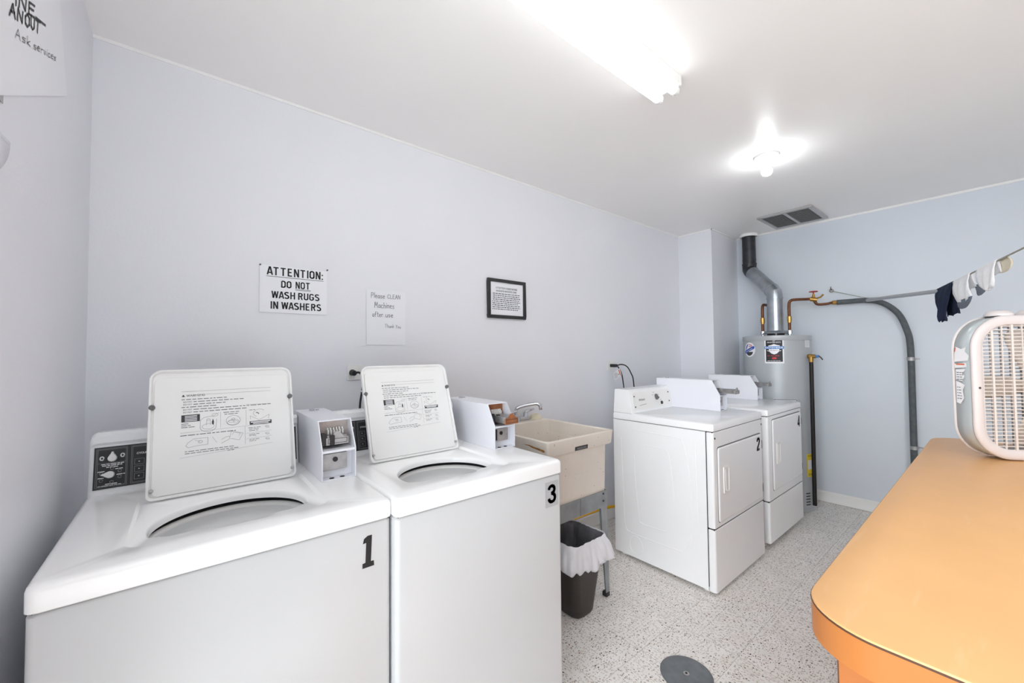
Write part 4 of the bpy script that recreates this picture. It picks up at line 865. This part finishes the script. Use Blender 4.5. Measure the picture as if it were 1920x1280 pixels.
b = MB(); b.tube([(4.205, 1.054, 1.29), (4.205, 1.056, .8), (4.205, 1.06, .06)], .0155, 14); b.build('discharge_pipe', M['blackpipe'], t)
b = MB(); b.lathe((HX, HY, 0), [(.062, 1.575), (.066, 1.572), (.09, 1.56), (.105, 1.548), (.106, 1.545)], 40, caps=False); dh = b.build('draft_hood', M['flue'], t, solid=.0015)
for a in (20, 110, 200, 290): q = math.radians(a); b = MB(); b.box(HX + .09 * math.cos(q) - .004, HX + .09 * math.cos(q) + .004, HY + .09 * math.sin(q) - .004, HY + .09 * math.sin(q) + .004, 1.522, 1.56); b.build('hood_leg', M['flue'], dh)
b = MB(); b.lathe((HX, HY, 0), [(.07, 1.522), (.07, 1.542), (.06, 1.545), (.05, 1.524)], 32, caps=False); b.build('flue_collar', M['blackpipe'], dh)
for py in (1.447, 1.228):
    b = MB(); b.cyl((HX, py, 1.52), (HX, py, 1.545), .013, n=14); b.cyl((HX, py, 1.54), (HX, py, 1.572), .024, .021, n=8); b.build('pipe_nipple', M['chrome'], t)

t = thing('flue_pipe', (HX, HY, 1.575), 'metal vent pipe climbing from the water heater to the ceiling', 'vent pipe')
b = MB(); FA = Vector((HX, HY, 1.93)); FB = Vector((4.49, 1.625, 2.215)); r = .061; dv = (FB - FA).normalized()
b.cyl((HX, HY, 1.57), FA - Vector((0, 0, .05)), .066, .062, 36); b.build('lower_pipe', M['flue'], t)
b = MB(); b.tube([FA - Vector((0, 0, .05)), FA - Vector((0, 0, .025)), FA - Vector((0, 0, .004)) + dv * .006, FA + dv * .025, FA + dv * .05], .0635, 36); b.cyl(FA - Vector((0, 0, .06)), FA - Vector((0, 0, .05)), .067, n=36); b.build('elbow', M['flue'], t, angle=20)
b = MB(); b.cyl(FA + dv * .05, FB - dv * .05, .061, n=36); b.cyl(FA + dv * .05, FA + dv * .056, .066, n=36); b.build('sloped_pipe', M['flue'], t)
b = MB(); b.tube([FB - dv * .052, FB - dv * .02, FB + Vector((0, 0, .006)), FB + Vector((0, 0, .03)), FB + Vector((0, 0, .065))], .0635, 36); b.cyl(FB + Vector((0, 0, .055)), FB + Vector((0, 0, .062)), .067, n=36); b.build('elbow', M['fluedark'], t, angle=20)
b = MB(); b.cyl(FB + Vector((0, 0, .06)), (FB.x, FB.y, 2.56), .0605, n=36); b.cyl(FB + Vector((0, 0, .1)), FB + Vector((0, 0, .105)), .063, n=36); b.build('upper_pipe', M['fluedark'], t, label='blackened upper length')
b = MB(); b.lathe((FB.x, FB.y, ZC), [(.062, -.028), (.074, -.03), (.08, -.02), (.08, 0)], 36, caps=False); b.build('ceiling_collar', M['trim'], t, solid=.002)

def pipe_thing(name, loc, label, cat): return thing(name, loc, label, cat)
t = thing('copper_pipe', (HX, 1.447, 1.57), 'copper water pipe rising left of the flue and turning into the wall', 'water pipe')
b = MB(); b.tube(smooth_path([(HX, 1.447, 1.57), (HX, 1.446, 1.7), (HX, 1.445, 1.79), (HX + .012, 1.443, 1.822), (HX + .045, 1.44, 1.828), (HX + .15, 1.43, 1.828), (XR - .001, 1.42, 1.828)], 5), .0125, 12); b.build('tube', M['copper'], t)
b = MB(); b.cyl((HX, 1.447, 1.655), (HX, 1.447, 1.70), .019, n=8); b.cyl((HX, 1.447, 1.64), (HX, 1.447, 1.657), .0165, n=8); b.build('union', M['brass'], t, bevel=.002)
t = thing('copper_pipe', (HX, 1.228, 1.57), 'copper water pipe right of the flue with a red-handled shutoff valve', 'water pipe')
b = MB(); b.tube(smooth_path([(HX, 1.228, 1.57), (HX, 1.228, 1.7), (HX, 1.227, 1.80), (HX + .006, 1.218, 1.838), (HX + .015, 1.19, 1.848), (4.36, 1.12, 1.85), (4.40, 1.085, 1.852)], 5), .0125, 12)
b.tube(smooth_path([(4.40, 1.065, 1.83), (4.405, 1.05, 1.805), (4.42, 1.03, 1.798), (4.44, .98, 1.80), (4.46, .955, 1.808), (4.475, .93, 1.808)], 5), .0115, 12); b.build('tube', M['copper'], t)
b = MB(); b.cyl((HX, 1.228, 1.655), (HX, 1.228, 1.70), .019, n=8); b.cyl((HX, 1.228, 1.64), (HX, 1.228, 1.657), .0165, n=8); b.build('union', M['brass'], t, bevel=.002); b = MB(); b.cyl((4.462, .95, 1.808), (4.474, .925, 1.809), .019, n=8); b.build('union', M['brass'], t, bevel=.002)
b = MB(); b.cyl((4.39, 1.095, 1.852), (4.405, 1.045, 1.84), .019, n=14); b.cyl((4.40, 1.07, 1.845), (4.40, 1.07, 1.895), .013, .009, 14); b.tube([(4.405, 1.06, 1.85), (4.41, 1.02, 1.862), (4.41, 1.0, 1.885)], .007, 8); vl = b.build('valve_body', M['brass'], t)
b = MB(); b.lathe((4.40, 1.07, 1.915), [(.001, -.004), (.03, -.004), (.036, 0), (.03, .005), (.001, .005)], 20); b.cyl((4.40, 1.07, 1.89), (4.40, 1.07, 1.915), .006, n=10); b.build('valve_wheel', M['redpaint'], vl)
t = thing('insulated_pipe', (4.5, .47, 0), 'dark foam-covered pipe curving down the far wall beside the counter', 'pipe')
b = MB(); b.tube(smooth_path([(4.478, .922, 1.809), (4.495, .86, 1.81), (4.5, .72, 1.806), (4.51, .62, 1.772), (4.52, .535, 1.68), (4.525, .49, 1.55), (4.53, .472, 1.41), (4.53, .472, 1.0), (4.53, .475, .5), (4.53, .478, .0)], 6), .0215, 16); b.build('pipe_run', M['foam'], t)
for z in (1.31, .60):
    b = MB(); b.cyl((4.53, .473, z - .014), (4.53, .473, z + .014), .0235, n=20); b.box(4.528, XR - .002, .446, .45, z - .004, z + .004); b.box(XR - .004, XR - .001, .425, .45, z - .006, z + .006); b.build('pipe_clamp', M['zinc'], t)

# ------------------------------------------------------------------ pole, line, laundry

P0 = Vector((4.475, .715, 1.806)); P1 = Vector((3.86, .253, 1.768))
b = MB(); b.cyl(P0, P0.lerp(P1, .25), .0135, n=16); b.cyl(P0.lerp(P1, .24), P1, .0125, n=16)
b.build('clothes_pole', M['pole'], None, origin=P0, label='grey metal pole reaching out from the far wall, holding the laundry line', cat='pole')
RA = Vector((3.88, .262, 1.782)); RB = Vector((3.0, -.072, 1.848)); RD = (RB - RA); RE = RA + RD * ((YF - RA.y) / RD.y)
b = MB(); b.tube(smooth_path([(XR - .012, .972, 1.925), (4.52, .84, 1.872), (4.46, .70, 1.822), (4.2, .505, 1.802), RA], 5), .0028, 8); b.tube([RA, RA.lerp(RE, .3), RA.lerp(RE, .6), RE], .0042, 8)
for k in range(3): b.tube([(XR - .014 + .004 * math.cos(a * .8) - .004 * k, .972 + .014 * math.cos(a * .8 + k), 1.927 + .016 * math.sin(a * .8 + k)) for a in range(9)], .0026, 6)
b.build('clothesline', M['rope'], None, origin=(XR, .972, 1.925), label='thin grey rope tied to a hook and stretched from the far wall as a clothesline', cat='clothesline')
b = MB(); b.tube(smooth_path([(XR, .975, 1.94), (XR - .02, .975, 1.935), (XR - .03, .975, 1.945), (XR - .026, .975, 1.962)]), .003, 8)
b.build('wall_hook', M['blackplastic'], None, origin=(XR, .975, 1.94), label='small dark hook in the far wall holding the rope', cat='hook')
RDn = RD.normalized(); NL = Vector((-.352, .936, 0))
def drape(name, t0, t1, front, back, m, parent, thick=.004, nx=10, sub=None):
    """cloth hung over the line; rows give (drop, start, end, stand-off); start/end are fractions along its stretch of line"""
    rows = [(r[0], r[1], r[2], r[3]) for r in reversed(front)] + [(0, 0, 1, .006), (-.006, 0, 1, 0), (0, 0, 1, -.006)] + [(r[0], r[1], r[2], -r[3]) for r in back]
    lps = []
    for d, a, e, o in rows:
        lp = []
        for i in range(nx + 1):
            q = a + (e - a) * i / nx; p = RA + RD * (t0 + (t1 - t0) * q); wv = .006 * math.sin(i * 1.3 + d * 30) * min(1, d * 12)
            lp.append(p + NL * (o + wv) + Vector((0, 0, -d + .006 * math.sin(i * .9) * (1 if d > .1 else 0))))
        lps.append(lp)
    bb = MB(); bb.loft(lps, caps=False, closed=False)
    return bb.build(name, m, parent, solid=thick, angle=80, origin=None if parent is not None else RA + RD * (t0 + t1) / 2)
t = thing('navy_garment', RA + RD * .1, 'dark navy folded garment hanging on the end of the pole', 'clothing')
drape('cloth', -.01, .235, [(.04, .03, .98, .012), (.09, .1, .9, .016), (.14, .16, .85, .018), (.19, .17, .8, .018), (.215, .22, .78, .016), (.225, .3, .72, .014)], [(.05, .1, 1.02, .012), (.1, .2, 1.08, .014), (.15, .3, 1.15, .014), (.195, .4, 1.2, .013)], M['navy'], t, nx=12)
t = thing('sock', RA + RD * .37, 'white sock with grey heel and toe beside the navy garment', 'sock', 'socks on the line')
drape('sock_leg', .265, .475, [(.04, .03, 1.0, .011), (.08, .1, 1.06, .014), (.12, .2, 1.14, .015), (.15, .32, 1.2, .015)], [(.04, .2, 1.05, .01), (.08, .6, 1.15, .012)], M['sockwhite'], t)
def patch(name, t0, t1, rows, m, parent, sgn, nx=8):
    lps = []
    for d, a, e, o in rows:
        lps.append([RA + RD * (t0 + (t1 - t0) * (a + (e - a) * i / nx)) + NL * sgn * o + Vector((0, 0, -d)) for i in range(nx + 1)])
    bb = MB(); bb.loft(lps, caps=False, closed=False); return bb.build(name, m, parent, solid=.005, angle=80)
patch('sock_toe', .265, .475, [(.135, .5, 1.24, .016), (.15, .36, 1.2, .017), (.168, .4, 1.1, .017), (.182, .5, .95, .016), (.188, .6, .8, .015)], M['sockgrey'], t, 1).__setitem__('label', 'grey toe')
patch('sock_heel', .265, .475, [(.07, 1.06, 1.3, .012), (.085, 1.05, 1.5, .014), (.105, 1.08, 1.56, .015), (.125, 1.12, 1.5, .014), (.135, 1.2, 1.35, .012)], M['sockgrey'], t, -1).__setitem__('label', 'grey heel')
t = thing('sock', RA + RD * .68, 'all-white sock nearest the camera end of the rope, with a cream toe folded behind', 'sock', 'socks on the line')
drape('sock_leg', .56, .77, [(.03, .05, 1.0, .011), (.07, .16, 1.02, .014), (.1, .28, 1.0, .015), (.125, .42, .92, .014), (.135, .55, .8, .013)], [(.04, .2, 1.05, .01), (.06, .6, 1.05, .012)], M['sockwhite'], t)
patch('sock_toe', .56, .77, [(.0, 1.0, 1.35, .008), (.015, .98, 1.45, .012), (.035, .98, 1.48, .014), (.055, .98, 1.42, .013), (.066, 1.0, 1.25, .012)], M['ring'], t, -1).__setitem__('label', 'cream toe')

# ------------------------------------------------------------------ counter, fan, floor cover
t = thing('counter', (1.8, -.2, 0), 'long orange laminate counter with rounded corners in the right foreground', 'counter')
cx0, cx1, cy0, cy1 = .774, 2.83, -.62, .228
CR = lambda i, z, r=.105: rrect(cx0 + i, cx1 - i, cy0 + i, cy1 - i, r - i, z, 12)
b = MB(); b.loft([CR(0, .907), CR(0, .9585)]); b.build('edge_band', M['orange_edge_shaded'], t, angle=30)
b = MB(); b.loft([CR(-.0008, .9585), CR(-.0008, .9615)]); b.build('edge_seam', M['darkseam'], t)
b = MB(); b.loft([CR(.0, .9615), CR(.001, .964), CR(.003, .965)]); b.build('countertop', M['orange_lam'], t, angle=30)
b = MB(); b.box(cx0 + .081, cx1 - .08, cy0 + .07, cy1 - .038, .0, .907); cb = b.build('base_cabinet', M['orange_base_shaded'], t, smooth=False)
b = MB(); b.box(cx0 + .0805, cx0 + .083, cy1 - .0385, cy1 - .0365, .002, .906); b.build('corner_seam', M['darkseam'], cb)

FW, FH, FT, FR = .53, .545, .085, .125
t = thing('box_fan', (2.504, -.12, .965), 'white box fan with grey steel sides standing on the orange counter', 'fan', rotz=math.radians(-47.3))
FL = lambda i, y: [Vector((p.x, y, p.y)) for p in rrect(-FW / 2 + i, FW / 2 - i, .004 + i, FH - i, FR - i, 0, 10)]
b = MB(); b.loft([FL(.004, .006), FL(.003, FT - .006)], caps=False); b.build('housing', M['fanbody'], t, solid=.003)
b = MB(); b.loft([FL(0.002, .012), FL(-.001, .006), FL(.002, .0), FL(.012, -.003), FL(.03, -.002), FL(.036, .004), FL(.034, .012)], caps=False); fr = b.build('front_frame', M['fanwhite'], t, angle=60, solid=.002)
b = MB(); b.loft([FL(0.002, FT - .01), FL(-.001, FT - .004), FL(.004, FT), FL(.03, FT), FL(.036, FT - .006)], caps=False); b.build('rear_frame', M['fanwhite'], t, angle=60, solid=.002)
def span(c, half, lo, hi, R):
    """half extent of a rounded rectangle at offset c from its middle"""
    mid = (lo + hi) / 2; hh = (hi - lo) / 2; q = abs(c - mid) - (hh - R)
    return half if q <= 0 else half - R + math.sqrt(max(0, R * R - q * q))
M['rear'] = mat('rear_grille_plastic', (158, 156, 156), .5, var=.02)
def grille(y0, nm, step, m='grille'):
    b = MB(); n_ = int((FH - .08) / step)
    for k in range(n_ + 1):
        z = .04 + (FH - .08) * k / n_; hx = span(z, FW / 2 - .033, .037, FH - .033, FR - .033)
        if hx > .02: b.box(-hx, hx, y0, y0 + .003, z - .0016, z + .0016)
    for k in range(-3, 4):
        x = k * .066; zz = span(x, (FH - .07) / 2, -FW / 2 + .033, FW / 2 - .033, FR - .033); b.box(x - .0035, x + .0035, y0 - .003, y0 + .004, FH / 2 - zz, FH / 2 + zz)
    for k in range(-4, 4):
        x = (k + .5) * .066; zz = span(x, (FH - .07) / 2, -FW / 2 + .033, FW / 2 - .033, FR - .033); b.box(x - .0018, x + .0018, y0 - .002, y0 + .003, FH / 2 - zz, FH / 2 + zz)
    return b.build(nm, M[m], t)
grille(.002, 'front_grille', .0133); grille(FT - .006, 'rear_grille', .0133, 'rear')
for k in range(5):
    a0 = math.radians(180 + 72 * k); lps = []
    for rr_, w_, tw in ((.045, .045, .5), (.09, .07, .42), (.15, .088, .33), (.2, .092, .27), (.225, .08, .24), (.235, .05, .23)):
        lp = []
        for j in range(7):
            s_ = (j / 6 - .5) * w_; q = a0 + s_ * .25 / rr_; yy = .045 + s_ * math.sin(tw); off = s_ * math.cos(tw)
            lp.append(Vector((rr_ * math.cos(a0) - off * math.sin(a0), yy, FH / 2 + rr_ * math.sin(a0) + off * math.cos(a0))))
        lps.append(lp)
    b = MB(); b.loft(lps, caps=False, closed=False); b.build('blade', M['blade'], t, solid=.002, angle=70)
b = MB(); b.cyl((0, .02, FH / 2), (0, .07, FH / 2), .052, n=28); b.build('motor_hub', M['blade'], t, bevel=.004)
b = MB(); b.box(-.012, .012, .066, .076, .03, FH - .03); b.build('motor_bracket', M['fanbody'], t)
for kx in (-.135, -.03):
    b = MB(); b.lathe((kx, .042, FH), [(.001, .022), (.02, .022), (.032, .017), (.039, .008), (.039, .001), (.02, -.002), (.001, -.002)], 32); b.build('dial_knob', M['fanwhite'], t)
for u, v in ((-.07, FH - .017), (-FW / 2 + .017, FH / 2), (-.07, .02), (.12, FH - .017)): b = MB(); b.cyl((u, -.0025, v), (u, -.0042, v), .0045, n=12); b.build('frame_screw', M['inkdark'], fr)
for kx in (-.09, .09):
    b = MB(); b.box(kx - .018, kx + .018, .002, .08, 0, .008); b.build('foot', M['fanwhite'], t, bevel=.002)
T = frame((-FW / 2 + .0005, FT - .012, 0), (0, -1, 0), (0, 0, 1)); b = MB(T)
for pl in ([(.0, .40), (.055, .405), (.06, .425), (.045, .44), (.05, .458), (.03, .45), (.008, .46), (.002, .43)], [(.0, .375), (.05, .38), (.048, .396), (.0, .392)], [(.004, .33), (.03, .325), (.04, .345), (.03, .355), (.045, .372), (.004, .37)], [(.004, .24), (.02, .235), (.035, .26), (.03, .29), (.04, .31), (.02, .32), (.004, .325)]): b.poly([(p[0], p[1] - .03) for p in pl], .0012)
ts = b.build('torn_sticker', M['whitelabel'], t, smooth=False, label='torn remains of a white sticker')
b = MB(T); b.quad(.008, .358, .042, .363, .0018); b.line([(.004, .41), (.008, .425)], .003, .0018); b.build('sticker_stripe', M['orangeprint'], ts, smooth=False)
b = MB(T)
for i in range(4): b.words(.008, .034, .30 + .009 * i, .003, .0018, .008, .3)
for i in range(5): b.words(.008, .026, .225 + .011 * i, .003, .0018, .008, .3)
b.build('sticker_print', M['ink'], ts, smooth=False)

t = thing('floor_cleanout', (1.688, .902, 0), 'round grey metal cleanout cover set in the tile floor', 'floor cover')
b = MB(); b.lathe((1.688, .902, 0), [(.106, .0005), (.106, .004), (.1, .0055), (.094, .005), (.001, .005)], 56); b.build('cover_plate', M['drain'], t)
b = MB(); b.lathe((1.688, .902, 0), [(.012, .005), (.012, .0065), (.001, .007)], 20); b.build('screw', M['zinc'], t); b = MB(); b.cyl((1.688, .902, .0068), (1.688, .902, .0074), .005, n=12); b.build('screw_slot', M['darkhole'], t)
b = MB(); b.box(3.98, 4.42, -.5, -.2, 0, .74); b.box(3.96, 4.44, -.52, -.18, .74, .765)
b.build('storage_box', M['olive'], None, origin=(4.2, -.35, 0), bevel=.004, label='brown box seen through the fan grille, behind the orange counter', cat='box')
